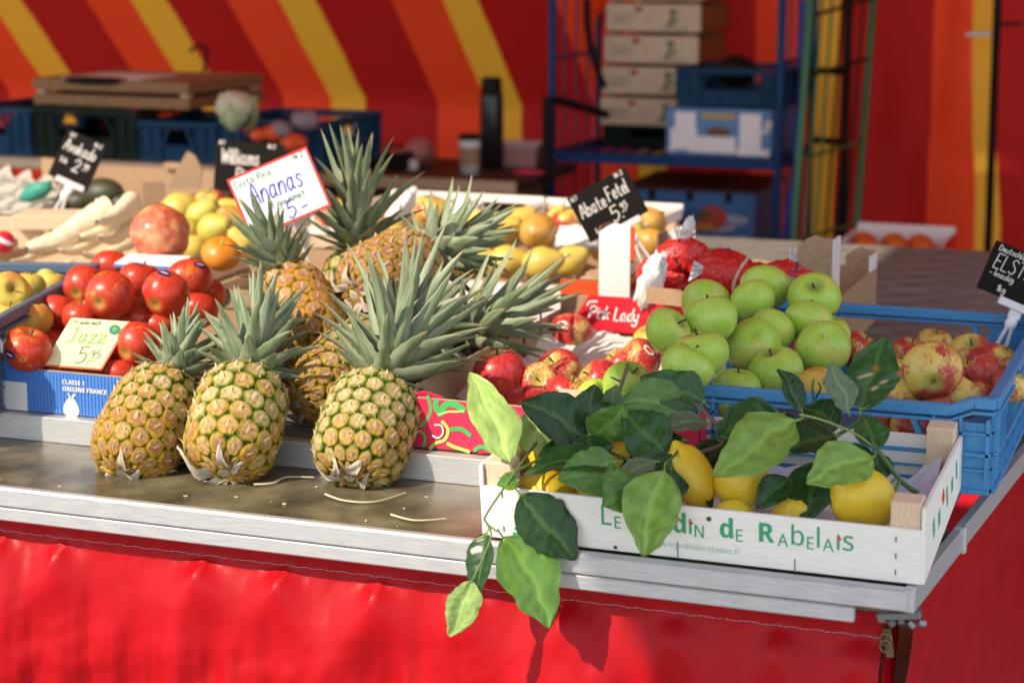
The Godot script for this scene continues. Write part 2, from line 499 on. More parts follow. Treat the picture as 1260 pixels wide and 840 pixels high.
# ---------- pineapples
func eye_mesh(stage: int, form: int) -> Mesh:      # one fruitlet: x round the body, y towards the crown, z outwards, about one unit wide
	var key := "eye%d%d" % [stage, form]
	if cache.has(key): return cache[key]
	var r := RandomNumberGenerator.new()
	r.seed = stage * 31 + form * 7 + 5
	var edge: Color = [Color(0.040, 0.105, 0.006), Color(0.075, 0.115, 0.006), Color(0.30, 0.20, 0.008)][stage]
	var flank: Color = [Color(0.32, 0.32, 0.045), Color(0.56, 0.34, 0.024), Color(0.62, 0.32, 0.012)][stage]
	var middle: Color = [Color(0.56, 0.40, 0.23), Color(0.50, 0.27, 0.10), Color(0.36, 0.14, 0.03)][stage]
	var pit := Color(0.14, 0.055, 0.028)
	var bract := Color(0.64, 0.50, 0.38)
	var st := begin()
	var n := 18
	var wob := []
	for i in n: wob.append([1.0 + r.randf_range(-0.09, 0.09), r.randf_range(0.8, 1.2), r.randf_range(-0.12, 0.12)])
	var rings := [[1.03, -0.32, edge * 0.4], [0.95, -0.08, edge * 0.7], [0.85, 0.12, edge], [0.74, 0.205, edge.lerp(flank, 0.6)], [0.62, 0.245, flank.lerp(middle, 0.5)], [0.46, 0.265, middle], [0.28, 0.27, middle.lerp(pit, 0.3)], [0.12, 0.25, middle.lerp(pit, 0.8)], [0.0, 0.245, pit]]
	var nz := FastNoiseLite.new()
	nz.seed = stage * 9 + form
	nz.frequency = 1.0
	sheet(st, n, rings.size() - 1, func(u: float, v: float) -> Vector3:
		var q: Array = rings[int(round(v * (rings.size() - 1)))]
		var i := int(round(u * n)) % n
		var a := -u * TAU
		# a hexagon with rounded corners
		var hexed: float = 0.555 * pow(cos(fposmod(a + PI / 6.0, PI / 3.0) - PI / 6.0), -0.8)
		var rr: float = hexed * q[0] * lerpf(1.0, wob[i][0], 0.7)
		return Vector3(sin(a) * rr * 1.02, cos(a) * rr * 1.05, q[1] + wob[i][2] * 0.08), func(u: float, v: float) -> Color:
		var q: Array = rings[int(round(v * (rings.size() - 1)))]
		var i := int(round(u * n)) % n
		var k: Color = q[2] * wob[i][1]
		var a := -u * TAU
		var rr: float = q[0]
		if rr < 0.86:
			k = k.lerp(pit, clampf(2.2 * nz.get_noise_2d(sin(a) * rr * 3.2, cos(a) * rr * 3.2), 0.0, 0.85))
			k = k.lerp(bract, clampf((0.45 + 0.5 * cos(a) * rr) * (0.9 - rr) * 0.9, 0.0, 0.45))
		k.a = 1.0
		return k)
	# the dry bract: a flap from the lower rim, cracked, its point lifting off towards the crown
	var lift := 0.26 + 0.22 * r.randf()
	var lean := r.randf_range(-0.22, 0.22)
	sheet(st, 4, 6, func(u: float, v: float) -> Vector3:
		var wide := (0.20 + 0.03 * (form % 4)) * pow(1.0 - v, 0.9) * (1.0 + 0.25 * sin(v * 9.0 + form))
		return Vector3((u - 0.5) * 2.0 * wide + lean * v, -0.30 + v * 0.56, 0.225 + 0.06 * sin(PI * minf(v * 1.1, 1.0)) * (1.0 - pow(2.0 * u - 1.0, 2.0)) + lift * pow(v, 3.0)), func(u: float, v: float) -> Color:
		var k := pit.lerp(middle, clampf(v * 2.0 + 0.2, 0.0, 1.0)).lerp(bract, clampf(-0.1 + v * 0.9 + 0.35 * sin(u * 20.0 + form * 2.0), 0.0, 1.0))
		k.a = 1.0
		return k)
	for i in 3:      # papery lashes at the lower rim
		var x := -0.25 + 0.25 * i + r.randf_range(-0.06, 0.06)
		st.set_color(Color(0.52, 0.38, 0.26))
		poly(st, [Vector3(x - 0.05, -0.44, 0.10), Vector3(x + 0.05, -0.44, 0.10), Vector3(x + r.randf_range(-0.05, 0.05), -0.30, 0.30 + 0.1 * r.randf())], Vector3(0, -0.3, 1))
	st.generate_normals()
	cache[key] = st.commit()
	return cache[key]
func crown_leaf(form: int) -> Mesh:      # one unit long along y, its face looks along z, it bends towards z
	var key := "crown_leaf%d" % form
	if cache.has(key): return cache[key]
	var bend: float = [0.02, 0.16, 0.34, -0.07, 0.24][form]
	var side: float = [0.02, -0.05, 0.07, 0.05, -0.08][form]
	var nz := FastNoiseLite.new()
	nz.seed = form + 3
	nz.frequency = 1.0
	var st := begin()
	sheet(st, 6, 14, func(u: float, v: float) -> Vector3:
		var x := u * 2.0 - 1.0
		var wide := 0.105 * (1.0 - 0.25 * v) * pow(1.0 - v, 0.62) + 0.001
		var y := v - 0.10 * absf(bend) * v * v
		var z := -bend * v * v * 0.9 + 1.0 * wide * x * x + 0.006 * sin(v * 40.0) * absf(x) * (1.0 - v)
		return Vector3(x * wide * (1.0 + 0.10 * sin(v * 34.0 + form) * absf(x)) + side * v * v, y, z), func(u: float, v: float) -> Color:
		var x := absf(u * 2.0 - 1.0)
		var k := Color(0.095, 0.145, 0.065).lerp(Color(0.35, 0.38, 0.25), clampf(0.5 + 1.1 * nz.get_noise_3d(u * 9.0, v * 1.2, form), 0, 1))
		k = k.lerp(Color(0.08, 0.16, 0.045), clampf(1.5 * nz.get_noise_3d(u * 22.0, v * 4.0, 40 + form), 0, 1))
		k = k.lerp(Color(0.30, 0.22, 0.10), smoothstep(0.90, 0.97, v)).lerp(Color(0.40, 0.40, 0.24), smoothstep(0.8, 1.0, x) * 0.35)
		return k.lerp(Color(0.38, 0.40, 0.27), smoothstep(0.22, 0.0, v) * 0.55))
	# the blue-green outside of the leaf, a little behind: leaves have a thickness at the keel
	st.generate_normals()
	cache[key] = st.commit()
	return cache[key]
# butt is the middle of the cut end, neck where the crown starts, tip where the crown points; ripe 0 green to 1 orange
func pineapple(butt: Vector3, neck: Vector3, tip: Vector3, radius: float, ripe: float, seed_: int, leaves: int, crown_len: float, label: String, butt_leaves: Array) -> Node3D:
	var r := RandomNumberGenerator.new()
	r.seed = seed_
	var y := (neck - butt).normalized()
	var b := axis_basis(y, seed_ * 0.77)
	var o := thing("pineapple", label, "pineapple", butt, "pineapples piled on the counter", b)
	var length := butt.distance_to(neck)
	var profile := func(t: float) -> float:        # radius along the body
		return radius * pow(maxf(0.0, 1.0 - pow(absf(t - 0.47) / 0.53, 3.8)), 0.44)
	var st := begin()
	sheet(st, 28, 18, func(u: float, v: float) -> Vector3:
		var t := 1.0 - 1.06 * (0.5 - 0.5 * cos(v * PI))
		var q: float = maxf(profile.call(t) * 0.965, 0.002)
		return Vector3(cos(u * TAU) * q, t * length, sin(u * TAU) * q))
	obj("rind", st, M.rind, o)
	var skin_material: StandardMaterial3D = M.eye.duplicate()      # each fruit has a tone of its own
	skin_material.albedo_color = lin(r.randf_range(0.78, 0.92), r.randf_range(0.78, 0.92), r.randf_range(0.60, 0.85))
	var n := int(round(TAU * radius / r.randf_range(0.0258, 0.0288)))
	var pitch := TAU * radius / n * 0.84
	# walk up the outline so that rows are equally far apart along the curved skin
	var rows := []
	var walked := 0.0
	var next := pitch * 0.9
	var last := Vector2(0, -0.06 * length)
	for i in range(1, 401):
		var t := -0.06 + 1.06 * i / 400.0
		var q := Vector2(profile.call(t), t * length)
		walked += q.distance_to(last)
		last = q
		if walked >= next:
			rows.append(t)
			next += pitch
	for k in rows.size():
		var t: float = rows[k]
		var rad: float = profile.call(t)
		var slope: float = (profile.call(minf(t + 0.012, 1.0)) - profile.call(maxf(t - 0.012, -0.06))) / ((minf(t + 0.012, 1.0) - maxf(t - 0.012, -0.06)) * length)
		if rad < radius * 0.30: continue
		for j in n:
			var a := TAU * (j + 0.5 * (k % 2) + 0.09 * k + r.randf_range(-0.05, 0.05)) / n
			var out := Vector3(cos(a), 0, sin(a))
			var z := (out - Vector3.UP * clampf(slope, -3.0, 3.0)).normalized()
			var x := Vector3.UP.cross(out)
			var up := z.cross(x).normalized()
			var w := TAU * rad / n
			var size := Vector3(w * 1.09, pitch * 1.17, 0.0145 * r.randf_range(0.7, 1.35)) * r.randf_range(0.93, 1.06)
			var ripeness := ripe + 0.75 * (0.42 - t) + r.randf_range(-0.22, 0.22)
			var stage := 0 if ripeness < 0.34 else 1 if ripeness < 0.66 else 2
			var bb := Basis(x, up, z) * Basis(Vector3.BACK, r.randf_range(-0.16, 0.16)) * Basis.from_scale(size)
			obj("fruitlet", eye_mesh(stage, r.randi() % 6), skin_material, o, Transform3D(bb, out * rad * 0.985 + Vector3.UP * t * length))
	# the cut stalk and the dry leaves round it
	st = begin()
	lathe(st, [Vector2(0.001, -0.012), Vector2(0.010, -0.012), Vector2(0.0125, -0.009), Vector2(0.0135, 0.004)].map(func(q): return Vector2(q.x, q.y)), 14)
	obj("stalk", st, M.dry, o)
	for i in butt_leaves.size():
		var q: Array = butt_leaves[i]
		var a: float = q[0]
		var d := Vector3(cos(a), 0, sin(a))
		var e := Vector3(-sin(a), 0, cos(a))
		st = begin()
		sheet(st, 4, 8, func(u: float, v: float) -> Vector3:
			var wide: float = q[2] * (0.6 + 0.7 * sin(PI * minf(v * 1.2, 1.0))) * pow(1.0 - v, 0.5)
			return d * (0.008 + 0.8 * q[1] * v) + e * ((u - 0.5) * 2.0 * wide + 0.006 * sin(v * 5.0 + i)) + Vector3(0, -0.008 - 0.012 * sin(v * PI) + q[3] * v * v + 0.003 * sin(u * 7.0 + v * 9.0), 0))
		obj("dry_leaf", st, M.dry, o)
	# the crown
	var crown := Node3D.new()
	crown.name = "crown"
	o.add_child(crown)
	var cy := b.inverse() * (tip - neck).normalized()
	crown.transform = Transform3D(axis_basis(cy, 0.4), Vector3(0, length - 0.006, 0))
	leaves = int(leaves * 1.2)
	for i in leaves:
		var t := (i + 0.5) / leaves           # 0 outermost, 1 innermost
		var a := i * 2.39996 + r.randf_range(-0.15, 0.15)
		var open := lerpf(1.42, 0.06, pow(t, 0.72)) + r.randf_range(-0.10, 0.10)
		var size := crown_len * (0.26 + 0.74 * pow(t, 0.55)) * r.randf_range(0.86, 1.06)
		if t > 0.93: size *= 0.72
		var wide := (0.5 * crown_len + 0.075) * lerpf(0.8, 1.1, r.randf()) * (1.30 - 0.40 * t)
		var lb := Basis(Vector3.UP, a) * Basis(Vector3.RIGHT, open)
		var form := r.randi() % 5 if t < 0.85 else (r.randi() % 2) * 3
		# the leaf's hollow face looks at the axis, so that the tips bend outwards
		obj("leaf", crown_leaf(form), M.crown, crown, Transform3D(lb * Basis(Vector3.UP, PI) * Basis.from_scale(Vector3(wide, size, size * 0.9)), Vector3(0, 0.034 * t, 0) + lb * Vector3(0, 0.0, 0.0) + Basis(Vector3.UP, a) * Vector3(0, 0, 0.018 * (1.0 - t))))
	return o

# ---------- handwriting: a small alphabet of strokes, x right, y up, capital height 1
const STROKES := {
	"A": "0,0 .28,1 .6,0|.1,.36 .5,.36", "B": "0,0 0,1|0,1 .4,.9 .36,.6 0,.54|0,.54 .48,.44 .46,.1 0,0", "C": ".5,.82 .3,1 .06,.75 .04,.25 .25,0 .5,.15",
	"D": "0,0 0,1 .4,.8 .5,.4 .3,.05 0,0", "E": "0,0 0,1|0,1 .45,1|0,.52 .36,.52|0,0 .46,0", "F": "0,0 0,1|0,1 .45,1|0,.55 .36,.55", "J": ".42,1 .42,.2 .2,0 .02,.12|.2,1 .6,1",
	"I": "0,0 0,1", "L": "0,1 0,0|0,0 .42,0", "S": ".45,.85 .2,1 .04,.76 .42,.35 .3,.02 0,.12", "T": "0,1 .55,1|.27,1 .27,0", "R": "0,0 0,1|0,1 .42,.9 .38,.6 0,.5|.1,.5 .5,0", "N": "0,0 0,1|0,1 .45,0|.45,0 .45,1",
	"P": "0,0 0,1|0,1 .42,.92 .42,.6 0,.5", "W": "0,1 .18,0|.18,0 .36,.8|.36,.8 .54,0|.54,0 .72,1", "a": ".42,.5 .2,.58 .03,.3 .16,0 .4,.2|.42,.58 .4,.15 .52,0", "b": "0,1 0,0|0,.35 .25,.58 .42,.3 .25,0 0,.12",
	"c": ".38,.48 .2,.58 .02,.3 .18,0 .4,.12", "d": ".42,.45 .2,.58 .02,.3 .18,0 .42,.2|.42,1 .42,0", "e": ".04,.3 .4,.34 .22,.6 .03,.35 .15,.02 .42,.12", "f": ".4,.95 .22,1 .16,.7 .16,0|0,.56 .36,.56", "g": ".4,.48 .2,.58 .03,.34 .2,.06 .4,.28|.42,.56 .42,-.2 .2,-.38 .02,-.26",
	"h": "0,1 0,0|0,.3 .22,.58 .38,.4 .38,0", "i": "0,.56 0,0|0,.78 .01,.82", "k": "0,1 0,0|.34,.56 .02,.26|.1,.32 .38,0", "l": "0,1 0,.1 .1,0", "m": "0,.56 0,0|0,.35 .14,.58 .26,.4 .26,0|.26,.35 .42,.58 .54,.4 .54,0", "n": "0,.56 0,0|0,.3 .2,.58 .38,.42 .38,0",
	"o": ".22,.58 .02,.3 .2,0 .42,.28 .22,.58", "r": "0,.56 0,0|0,.34 .16,.56 .34,.52", "s": ".34,.5 .16,.58 .06,.42 .32,.18 .2,0 0,.08", "t": ".16,.9 .16,.15 .3,0 .4,.06|0,.58 .36,.58", "u": "0,.56 .02,.12 .2,0 .38,.25|.4,.56 .4,0", "v": "0,.56 .18,0|.18,0 .38,.58", "y": "0,.56 .04,.2 .2,.04 .38,.25|.4,.56 .4,-.2 .2,-.38 .02,-.26", "z": "0,.56 .4,.56|.4,.56 0,0|0,0 .42,0",
	"1": "0,.7 .2,1|.2,1 .2,0", "2": ".02,.75 .22,1 .46,.72 .05,.02|.02,0 .52,.02", "5": ".5,1 .1,1|.1,1 .06,.58|.06,.58 .4,.6 .48,.25 .2,-.02 0,.1", "8": ".25,.55 .06,.8 .25,1 .44,.78 .25,.55 .03,.25 .25,0 .48,.25 .25,.55", "9": ".44,.75 .22,1 .03,.72 .22,.5 .44,.72 .36,.0", "0": ".24,1 .02,.55 .2,0 .46,.4 .24,1",
	".": "0,.0 .05,.03", "-": "0,.32 .36,.36", "=": "0,.28 .42,.28|0,.5 .42,.5", "_": "0,0 .7,.05", "&": ".5,0 .08,.75 .3,.95 .36,.7 .02,.25 .2,0 .5,.4", "ü": "0,.56 .02,.12 .2,0 .38,.25|.4,.56 .4,0|.08,.78 .1,.8|.3,.78 .32,.8"}
func strokes_of(ch: String) -> Array:
	var out := []
	if not STROKES.has(ch): return out
	for line in (STROKES[ch] as String).split("|"):
		var pts := []
		for q in line.split(" "):
			var xy := q.split(",")
			pts.append(Vector2(float(xy[0]), float(xy[1])))
		out.append(pts)
	return out
func ribbon(st: SurfaceTool, pts: Array, w: float, z: float, col := Color.WHITE) -> void:
	st.set_smooth_group(-1)
	var left := []
	var right := []
	for i in pts.size():
		var d: Vector2 = (pts[mini(i + 1, pts.size() - 1)] - pts[maxi(i - 1, 0)]).normalized()
		var nrm := Vector2(-d.y, d.x) * w * 0.5
		var p: Vector2 = pts[i]
		if i == 0: p -= d * w * 0.3
		if i == pts.size() - 1: p += d * w * 0.3
		left.append(Vector3(p.x + nrm.x, p.y + nrm.y, z))
		right.append(Vector3(p.x - nrm.x, p.y - nrm.y, z))
	for i in pts.size() - 1:
		poly(st, [left[i], right[i], right[i + 1], left[i + 1]], Vector3(0, 0, 1))
func write(st: SurfaceTool, text: String, at: Vector2, size: float, w: float, z: float, slant := 0.08, track := 0.17, squeeze := 1.0) -> void:
	var x := 0.0
	for ch in text:
		if ch == " ":
			x += 0.35
			continue
		var far := 0.0
		for line in strokes_of(ch):
			var pts := []
			for q in line:
				far = maxf(far, q.x)
				pts.append(at + Vector2(((x + q.x) * squeeze + q.y * slant) * size, q.y * size))
			ribbon(st, smooth_path(pts, 5) if pts.size() > 2 else pts, w, z)
		x += far + track
func disc(st: SurfaceTool, c: Vector2, r: float, z: float, n := 16, sy := 1.0) -> void:
	var pts := []
	for i in n: pts.append(Vector3(c.x + cos(TAU * i / n) * r, c.y + sin(TAU * i / n) * r * sy, z))
	poly(st, pts, Vector3(0, 0, 1))
func letters(text: String, font: String, bold: bool, height: float, m: Material, parent: Node3D, t: Transform3D, called := "lettering") -> float:   # printed letters; returns how wide they are
	var f := SystemFont.new()
	f.font_names = PackedStringArray([font])
	f.font_weight = 700 if bold else 400
	var tm := TextMesh.new()
	tm.font = f
	tm.font_size = 32
	tm.pixel_size = height / 23.0
	tm.depth = 0.0004
	tm.curve_step = 2.0
	tm.text = text
	tm.horizontal_alignment = HORIZONTAL_ALIGNMENT_LEFT
	tm.vertical_alignment = VERTICAL_ALIGNMENT_BOTTOM
	obj(called, tm, m, parent, t.translated_local(Vector3(-tm.get_aabb().position.x, 0, 0)))
	return tm.get_aabb().size.x
# a sign: a thin plate with writing; lines are [text, x, y, size, stroke width, material name]
func sign_board(called: String, label: String, t: Transform3D, w: float, h: float, board: String, border: String, lines: Array, group := "price signs on the stall") -> Node3D:
	var o := thing(called, label, "price sign", t.origin, group, t.basis)
	var st := begin()
	box(st, Vector3.ZERO, Vector3(w, h, 0.0025), Basis.IDENTITY, 0.0006)
	obj("board", st, M[board], o)
	if border:
		st = begin()
		var e := 0.0036
		for q in [[0, h / 2 - e / 2, w, e], [0, -h / 2 + e / 2, w, e], [-w / 2 + e / 2, 0, e, h - 2 * e], [w / 2 - e / 2, 0, e, h - 2 * e]]:
			box(st, Vector3(q[0], q[1], 0.0014), Vector3(q[2], q[3], 0.0006))
		obj("border", st, M[border], o)
	for q in lines:
		st = begin()
		write(st, q[0], Vector2(q[1], q[2]), q[3], q[4], 0.0018, q[6] if q.size() > 6 else 0.08, 0.17, q[7] if q.size() > 7 else 1.0)
		obj("lettering", st, M[q[5]], o)
	return o
func sign_frame(x: float, y: float, d: float, angle: float, yaw := 0.0, tilt := 0.0) -> Transform3D:   # faces the customer side, turned in its own plane
	var b := Basis(cr, cu, -cf) * Basis(Vector3.UP, yaw) * Basis(Vector3.RIGHT, tilt) * Basis(Vector3.BACK, angle)
	return Transform3D(b, at_d(x, y, d))

# ---------- crates and boxes; the origin is the middle of the base, x wide, z deep
func plastic_panel(length: float, h: float, dip := 0.0) -> SurfaceTool:
	var st := begin()
	var col := 0.075
	var mid := length - 2.0 * col
	box(st, Vector3(0, 0.19 * h, 0), Vector3(length, 0.38 * h, 0.004))
	var run := length + 0.008 if dip == 0.0 else length - 0.10      # a dipped rim is lower between its corners
	for q in [[0.94, 0.12, 0.0, 0.002], [0.845, 0.035, 0.002, 0.001]]:
		box(st, Vector3(0, q[0] * h - dip, q[2]), Vector3(run, q[1] * h, 0.016), Basis.IDENTITY, q[3])
		if dip > 0.0:
			for s in [-1.0, 1.0]:
				box(st, Vector3(s * (length / 2 - 0.010), q[0] * h, q[2]), Vector3(0.028, q[1] * h, 0.0162), Basis.IDENTITY, q[3])
				box(st, Vector3(s * (length / 2 - 0.037), q[0] * h - dip / 2, q[2] + 0.0002), Vector3(0.036, q[1] * h * 0.92, 0.0158), Basis(Vector3.BACK, s * atan(dip / 0.028)), q[3])
	box(st, Vector3(0, 0.41 * h, 0.002), Vector3(length, 0.045 * h, 0.014), Basis.IDENTITY, 0.001)
	box(st, Vector3(0, 0.02 * h, 0.001), Vector3(length, 0.05 * h, 0.012), Basis.IDENTITY, 0.001)
	box(st, Vector3(0, 0.25 * h, 0.002), Vector3(length, 0.02 * h, 0.012))
	for s in [-1.0, 1.0]:
		box(st, Vector3(s * (length - col) / 2, 0.62 * h - dip / 2, 0.0002), Vector3(col, 0.42 * h - dip, 0.0042))
		box(st, Vector3(s * (length - col) / 2, 0.63 * h, 0.003), Vector3(col, 0.022 * h, 0.012))
		box(st, Vector3(s * (mid / 2 - 0.012), 0.625 * h - dip / 2, 0.001), Vector3(0.007, 0.45 * h - dip, 0.012), Basis(Vector3.BACK, s * 0.42))
		for k in 3:
			box(st, Vector3(s * (length / 2 - 0.004 - k * 0.033), 0.52 * h - dip / 2, 0.004), Vector3(0.004, 0.72 * h - dip, 0.010))
	var nr := int(mid / 0.06)
	for k in nr + 1:
		box(st, Vector3(-mid / 2 + k * mid / nr, 0.22 * h, 0.003), Vector3(0.004, 0.38 * h, 0.010))
	if length > 0.5:
		for s in [-1.0, 1.0]: box(st, Vector3(s * mid / 6, 0.62 * h, 0.0), Vector3(0.010, 0.45 * h, 0.011))
	return st
func plastic_crate(label: String, at: Vector3, w: float, d: float, h: float, m: Material, group: String, turn := 0.0, dip := 0.0) -> Node3D:
	var o := thing("plastic_crate", label, "crate", at, group, Basis(Vector3.UP, turn))
	obj("front_panel", plastic_panel(w, h, dip), m, o, Transform3D(Basis.IDENTITY, Vector3(0, 0, d / 2)))
	obj("back_panel", plastic_panel(w, h), m, o, Transform3D(Basis(Vector3.UP, PI), Vector3(0, 0, -d / 2)))
	obj("side_panel", plastic_panel(d - 0.012, h), m, o, Transform3D(Basis(Vector3.UP, PI / 2), Vector3(w / 2, 0, 0)))
	obj("side_panel", plastic_panel(d - 0.012, h), m, o, Transform3D(Basis(Vector3.UP, -PI / 2), Vector3(-w / 2, 0, 0)))
	var st := begin()
	box(st, Vector3(0, 0.006, 0), Vector3(w - 0.012, 0.006, d - 0.012))
	obj("crate_floor", st, m, o)
	return o
# an open carton: heights of the front, back and side walls
func carton(called: String, label: String, at: Vector3, w: float, d: float, hf: float, hb: float, hs: float, outside: Material, inside: Material, group := "cartons on the counter", turn := 0.0) -> Node3D:
	var o := thing(called, label, "box", at, group, Basis(Vector3.UP, turn))
	var t := 0.0035
	for q in [["front_panel", Vector3(0, hf / 2, d / 2), w, hf, 0.0], ["back_panel", Vector3(0, hb / 2, -d / 2), w, hb, PI], ["side_panel", Vector3(w / 2, hs / 2, 0), d - 0.008, hs, PI / 2], ["side_panel", Vector3(-w / 2, hs / 2, 0), d - 0.008, hs, -PI / 2]]:
		var st := begin()
		box(st, Vector3.ZERO, Vector3(q[2], q[3], t), Basis.IDENTITY, 0.0008)
		var p := obj(q[0], st, inside, o, Transform3D(Basis(Vector3.UP, q[4]), q[1]))
		if outside != inside:
			st = begin()
			box(st, Vector3(0, 0, t / 2 + 0.0008), Vector3(q[2] + 0.004, q[3] - 0.003, 0.0012))
			obj("printed_face", st, outside, p)
	var st2 := begin()
	box(st2, Vector3(0, 0.003, 0), Vector3(w - 0.008, 0.004, d - 0.008))
	obj("box_floor", st2, inside, o)
	return o
func wood_tray(label: String, at: Vector3, w: float, d: float, h: float, post: float, group := "wooden trays on the counter", turn := 0.0, along: Material = null, called := "wooden_crate") -> Node3D:
	var o := thing(called, label, "crate", at, group, Basis(Vector3.UP, turn))
	var a: Material = along if along else M.wood
	var c: Material = along if along else M.wood_z
	var n := 2 if h > 0.06 else 1
	var sh := (h - 0.012 * (n - 1)) / n
	for k in n:
		var y := sh / 2 + k * (sh + 0.012)
		for s in [-1.0, 1.0]:
			var st := begin()
			box(st, Vector3.ZERO, Vector3(w, sh, 0.007), Basis.IDENTITY, 0.001)
			obj("slat", st, a, o, Transform3D(Basis.IDENTITY, Vector3(0, y, s * d / 2)))
			st = begin()
			box(st, Vector3.ZERO, Vector3(0.007, sh, d - 0.010), Basis.IDENTITY, 0.001)
			obj("slat", st, c, o, Transform3D(Basis.IDENTITY, Vector3(s * (w / 2 - 0.0037), y, 0)))
	for sx in [-1.0, 1.0]:
		for sz in [-1.0, 1.0]:
			var st := begin()
			box(st, Vector3.ZERO, Vector3(0.026, post, 0.026), Basis.IDENTITY, 0.002)
			obj("corner_post", st, M.wood_y, o, Transform3D(Basis.IDENTITY, Vector3(sx * (w / 2 - 0.021), post / 2, sz * (d / 2 - 0.018))))
	for k in 4:
		var st := begin()
		box(st, Vector3.ZERO, Vector3(w - 0.02, 0.004, d / 4 - 0.016))
		obj("bottom_slat", st, a, o, Transform3D(Basis.IDENTITY, Vector3(0, 0.006, -d / 2 + d / 8 + k * d / 4)))
	return o

# ---------- lemon leaves
func lemon_leaf(parent: Node3D, base: Vector3, tip: Vector3, wide: float, toward: Vector3, curl: float, fold: float, tone: Color, seed_: int, damaged := false) -> void:
	var y := tip - base
	var l := y.length()
	y = y / l
	var z := (toward - y * toward.dot(y)).normalized()
	var x := y.cross(z)
	var nz := FastNoiseLite.new()
	nz.seed = seed_
	nz.frequency = 1.0
	var st := begin()
	sheet(st, 12, 22, func(u: float, v: float) -> Vector3:
		var s := u * 2.0 - 1.0
		# a short stalk, then an egg-shaped blade with a point
		var b := clampf((v - 0.10) / 0.90, 0.0, 1.0)
		var half := wide * 0.5 * pow(sin(PI * pow(b, 0.84)), 0.80) * (1.06 - 0.20 * b) + 0.0011
		half *= 1.0 + 0.02 * sin(b * 42.0) * absf(s) + 0.05 * nz.get_noise_2d(b * 4.0, signf(s) * 3.0)
		var ripple := 0.07 * wide * nz.get_noise_2d(u * 2.2 + 9.0, v * 3.0) * (absf(s) + 0.2)
		var h := fold * half * absf(s) * 0.9 - fold * half * s * s * 0.35 - curl * l * pow(v - 0.35, 2.0) + ripple
		h += 0.030 * wide * sin(b * 48.0 - absf(s) * 6.0) * absf(s) * (1.0 - absf(s))
		return base + x * s * half + y * v * l + z * h + x * 0.10 * l * nz.get_noise_1d(v * 1.3) , func(u: float, v: float) -> Color:
		var s := absf(u * 2.0 - 1.0)
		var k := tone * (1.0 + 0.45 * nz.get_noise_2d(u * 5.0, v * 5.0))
		var b := (v - 0.1) / 0.9
		var vein := pow(maxf(0.0, cos(b * 48.0 - s * 6.0)), 6.0) * 0.22 * (1.0 - s)
		if s < 0.10: vein = 0.5
		k = k.lerp(tone * 1.6 + Color(0.07, 0.09, 0.02), clampf(vein, 0, 1))
		if v < 0.10: k = Color(0.24, 0.34, 0.07)
		if damaged and nz.get_noise_2d(u * 7.0 + 3.0, v * 7.0) > 0.42: k = Color(0.45, 0.10, 0.06) if v > 0.55 else Color(0.50, 0.36, 0.20)
		k.a = 1.0
		return k)
	obj("leaf", st, M.leaf, parent)
func twig(parent: Node3D, pts: Array, r0: float, r1: float, tone: Color, called := "twig") -> void:
	var st := begin()
	tube(st, smooth_path(pts, 6), r0, r1, 7, func(_u: float, v: float) -> Color: return tone.lerp(tone * 1.25, v))
	obj(called, st, M.tint, parent)

# ---------- the stall
func build_setting() -> void:
	var st := begin()
	poly(st, [Vector3(-40, 0, -40), Vector3(40, 0, -40), Vector3(40, 0, 40), Vector3(-40, 0, 40)], Vector3.UP)
	structure("ground", st, grained(grain(60, [lin(0.10, 0.095, 0.09), lin(0.20, 0.19, 0.18), lin(0.26, 0.25, 0.235)], 0.02, 5), Vector3(0.7, 0.7, 0.7), 0.9, true))

func stripes_image() -> ImageTexture:
	var w := 2048
	var im := Image.create(w, 4, false, Image.FORMAT_RGB8)
	im.fill(lin(0.50, 0.007, 0.006))
	# right edges of the yellow stripes, metres along x, and how wide the orange and the yellow are
	for q in [[-5.22, 0.20, 0.14], [-4.62, 0.20, 0.14], [-4.02, 0.20, 0.14], [-3.41, 0.20, 0.14], [-2.79, 0.20, 0.14], [-2.21, 0.20, 0.13], [-1.595, 0.20, 0.125], [-1.056, 0.17, 0.10], [-0.464, 0.20, 0.09], [0.085, 0.16, 0.08], [0.68, 0.2, 0.12], [1.28, 0.2, 0.12], [1.88, 0.2, 0.12]]:
		var y1 := int((q[0] + 5.5) / 8.0 * w)
		var y0 := int((q[0] - q[2] + 5.5) / 8.0 * w)
		var o0 := int((q[0] - q[2] - q[1] + 5.5) / 8.0 * w)
		im.fill_rect(Rect2i(o0, 0, y0 - o0, 4), lin(0.95, 0.068, 0.012))
		im.fill_rect(Rect2i(y0, 0, y1 - y0, 4), lin(0.95, 0.48, 0.035))
	return ImageTexture.create_from_image(im)

